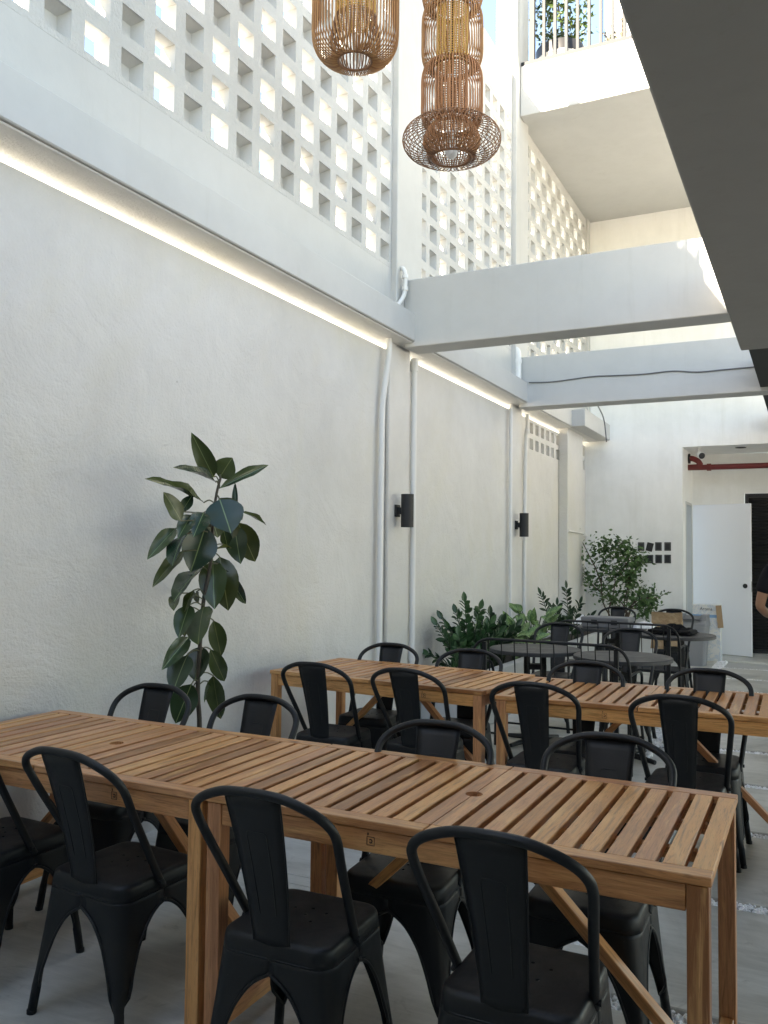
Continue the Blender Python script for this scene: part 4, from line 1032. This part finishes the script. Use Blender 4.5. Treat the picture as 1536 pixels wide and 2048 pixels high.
pr1 = P2([(.088, .0), (.13, -.004), (.19, .03), (.225, .09), (R1, .17), (R1, .30), (R1, .60), (R1, .90), (.2, 1.02), (.10, 1.06)], 4)
obj('rod_cage', cage(pr1, 66, .0036), M_RAT, t)
mb = MB(); ring(mb, .090, 0, .007); ring(mb, .1, 1.06, .007); obj('hoop', mb, M_RATD, t)
obj('inner_cage', cage(P2([(.092, .004), (.12, .05), (.135, .11), (.12, .19), (.11, .24)], 4), 44, .0034), M_RATD, t)
sleeve(.108, .22, .98, M_SLV, t)
obj('cord', MB().tube([(0, 0, 1.06), (0, 0, 6.86-q1.z)], .004, 6), M_SCONCE, t)
obj('spider', MB().tube([(-.1, 0, 1.06), (.1, 0, 1.06)], .004, 6).tube([(0, -.1, 1.06), (0, .1, 1.06)], .004, 6), M_SCONCE, t)
q2 = at(903, 316, y=4.17)
t = thing('rattan_lantern', 'right hanging bamboo lantern, stacked drums over a flat disc with a bulb', 'pendant lamp', q2, 0, 'hanging bamboo lanterns')
dp = P2([(.104, .0), (.17, .006), (.235, .04), (.262, .09), (.245, .14), (.19, .175), (.12, .19)], 4)
obj('disc_cage', cage(dp, 46, .0020, .55), M_RATD, t)
obj('disc_cage', cage(dp, 46, .0020, -.55), M_RATD, t)
mb = MB(); ring(mb, .105, 0, .006); ring(mb, .12, .19, .005); obj('hoop', mb, M_RATD, t)
obj('inner_bowl', cage(P2([(.107, .006), (.135, .05), (.152, .085), (.14, .13), (.115, .17)], 4), 58, .0034), M_SLVB, t)
mb = MB()
for k in range(9): zz_ = .02+k*.016; rr = .107+.045*math.sin(math.pi*min(1, (zz_)/.17)); ring(mb, rr-.004, zz_, .0022, 36, 4)
obj('weave_rings', mb, M_SLVB, t)
R2 = .163; h = .335
for s in range(4):
    z0 = .165+s*(h-.012)
    pp = P2([(.10, .0), (.14, .012), (R2-.006, .045), (R2, .09), (R2, .17), (R2, .25), (R2-.006, .295), (.14, .328), (.10, .34)], 4)
    pp = [(a, b+z0) for a, b in pp]; mt = M_RATD if s == 0 else M_RAT
    obj('drum_cage', cage(pp, 54, .0031, 0, 5, s*.5), [M_SLVB, M_RAT, M_RAT, M_RAT][s], t)
    sleeve(.083, z0+.02, z0+.32, [M_SLVB, M_SLV, M_SLV, M_SLV][s], t, .013, 34)
    mb = MB(); ring(mb, .10, z0, .005); obj('hoop', mb, M_RATD, t)
obj('bulb', MB().lathe([(0, -.004), (.018, .001), (.03, .014), (.034, .032), (.030, .05), (.018, .07), (.014, .085)], 24), mat('opal_glass', (.85, .85, .84), .25), t)
obj('lamp_holder', MB().lathe([(.016, .083), (.022, .085), (.022, .14), (.008, .15)], 18), M_PVC, t)
obj('cord', MB().tube([(0, 0, .15), (0, 0, 6.86-q2.z)], .004, 6), M_SCONCE, t)
t = thing('lamp_rail', 'slim grey steel rail above the frame that carries the lanterns', 'rail', (-3.05, 4.06, 6.86))
obj('bar', MB().box(0, 6, -.16, -.08, 0, .05), M_GREYM, t); obj('bar', MB().box(0, 6, .08, .16, 0, .05), M_GREYM, t)

# =================================================================== PERSON at the right edge
def skin_mesh(name, verts, edges, mt, parent, levels=2):
    me = bpy.data.meshes.new(name); me.from_pydata([v[0] for v in verts], edges, []); o = link(name, me, parent)
    md = o.modifiers.new('skin', 'SKIN'); md.use_smooth_shade = True
    for i, v_ in enumerate(verts):
        r_ = v_[1]; me.skin_vertices[0].data[i].radius = (r_, r_) if not isinstance(r_, tuple) else r_
    me.skin_vertices[0].data[0].use_root = True
    s_ = o.modifiers.new('sub', 'SUBSURF'); s_.levels = levels; s_.render_levels = levels
    me.materials.append(mt); return o
M_SKIN = mat('skin', (.36, .19, .12), .5); M_SHIRT = mat('black_tshirt', (.010, .010, .013), .9, spec=.2); M_TROUS = mat('dark_trousers', (.02, .022, .03), .85)
pe = thing('person', 'person in a black t-shirt cut off by the right edge, bent arm showing', 'person', (-.10, 7.08, 0), R(12))
bv = [((0, 0, .95), .10), ((0, 0, 1.12), .095), ((0, 0, 1.32), .11), ((0, .0, 1.42), .07), ((0, .01, 1.50), .05), ((0, .02, 1.56), .055),
      ((-.17, 0, 1.385), .048), ((-.235, -.03, 1.24), .044), ((-.27, -.02, 1.09), .036), ((-.20, .10, 1.03), .032), ((-.12, .20, 1.0), .024), ((-.09, .26, .995), .022),
      ((.17, 0, 1.385), .048), ((.24, -.02, 1.22), .042), ((.26, 0, 1.08), .036), ((.24, .1, .98), .03), ((.2, .2, .93), .023), ((.19, .26, .92), .02),
      ((-.09, 0, .88), .085), ((-.11, .01, .48), .055), ((-.11, -.01, .28), .05), ((-.11, -.01, .08), .036), ((-.11, .1, .04), .032),
      ((.09, 0, .88), .085), ((.11, .01, .48), .055), ((.11, -.01, .28), .05), ((.11, -.01, .08), .036), ((.11, .1, .04), .032), ((0, .025, 1.64), .085), ((0, .02, 1.72), .06)]
be = [(0, 1), (1, 2), (2, 3), (3, 4), (4, 5), (2, 6), (6, 7), (7, 8), (8, 9), (9, 10), (10, 11), (2, 12), (12, 13), (13, 14), (14, 15), (15, 16), (16, 17),
      (0, 18), (18, 19), (19, 20), (20, 21), (21, 22), (0, 23), (23, 24), (24, 25), (25, 26), (26, 27), (5, 28), (28, 29)]
skin_mesh('body', bv, be, M_SKIN, pe)
skin_mesh('t_shirt', [((0, 0, .92), .135), ((0, 0, 1.1), .125), ((0, 0, 1.3), .13), ((0, 0, 1.42), .085), ((-.175, 0, 1.39), .066), ((-.235, -.03, 1.235), .062), ((-.25, -.03, 1.18), .060), ((.175, 0, 1.39), .066), ((.24, -.02, 1.22), .060)],
          [(0, 1), (1, 2), (2, 3), (2, 4), (4, 5), (5, 6), (2, 7), (7, 8)], M_SHIRT, pe)
skin_mesh('trousers', [((0, 0, .93), .12), ((-.09, 0, .85), .1), ((-.11, .01, .48), .075), ((-.11, -.01, .1), .06), ((.09, 0, .85), .1), ((.11, .01, .48), .075), ((.11, -.01, .1), .06)], [(0, 1), (1, 2), (2, 3), (0, 4), (4, 5), (5, 6)], M_TROUS, pe)
skin_mesh('hair', [((0, -.01, 1.69), .09), ((0, -.03, 1.62), .075), ((0, .03, 1.745), .06)], [(0, 1), (0, 2)], mat('black_hair', (.01, .008, .007), .5), pe)
fc = MB(); 
for s in (-1, 1): fc.lathe([(0, .012), (.009, .008), (.012, 0)], 10, Matrix.Translation((s*.032, .105, 1.655)) @ Matrix.Rotation(R(-90), 4, 'X'))
obj('eye', fc, mat('eye_white', (.6, .6, .58), .3), pe)
skin_mesh('nose', [((0, .105, 1.65), .008), ((0, .122, 1.622), .012)], [(0, 1)], M_SKIN, pe, 1)
for side, hx, hy, hz in ((-1, -.085, .275, .99), (1, .19, .28, .915)):
    for k in range(5):
        off = (k-2)*.017; Lk = [.045, .062, .07, .066, .05][k]
        a_ = Vector((hx+off*.6, hy-.01, hz-off*.6)); skin_mesh('finger', [(a_, .0095), (a_+Vector((0, Lk*.6, -.004)), .0085), (a_+Vector((0, Lk, -.022)), .0075)], [(0, 1), (1, 2)], M_SKIN, pe, 1)
skin_mesh('shoe', [((-.11, -.03, .04), .042), ((-.11, .15, .032), .038)], [(0, 1)], M_DARKCEIL, pe, 1)
skin_mesh('shoe', [((.11, -.03, .04), .042), ((.11, .15, .032), .038)], [(0, 1)], M_DARKCEIL, pe, 1)
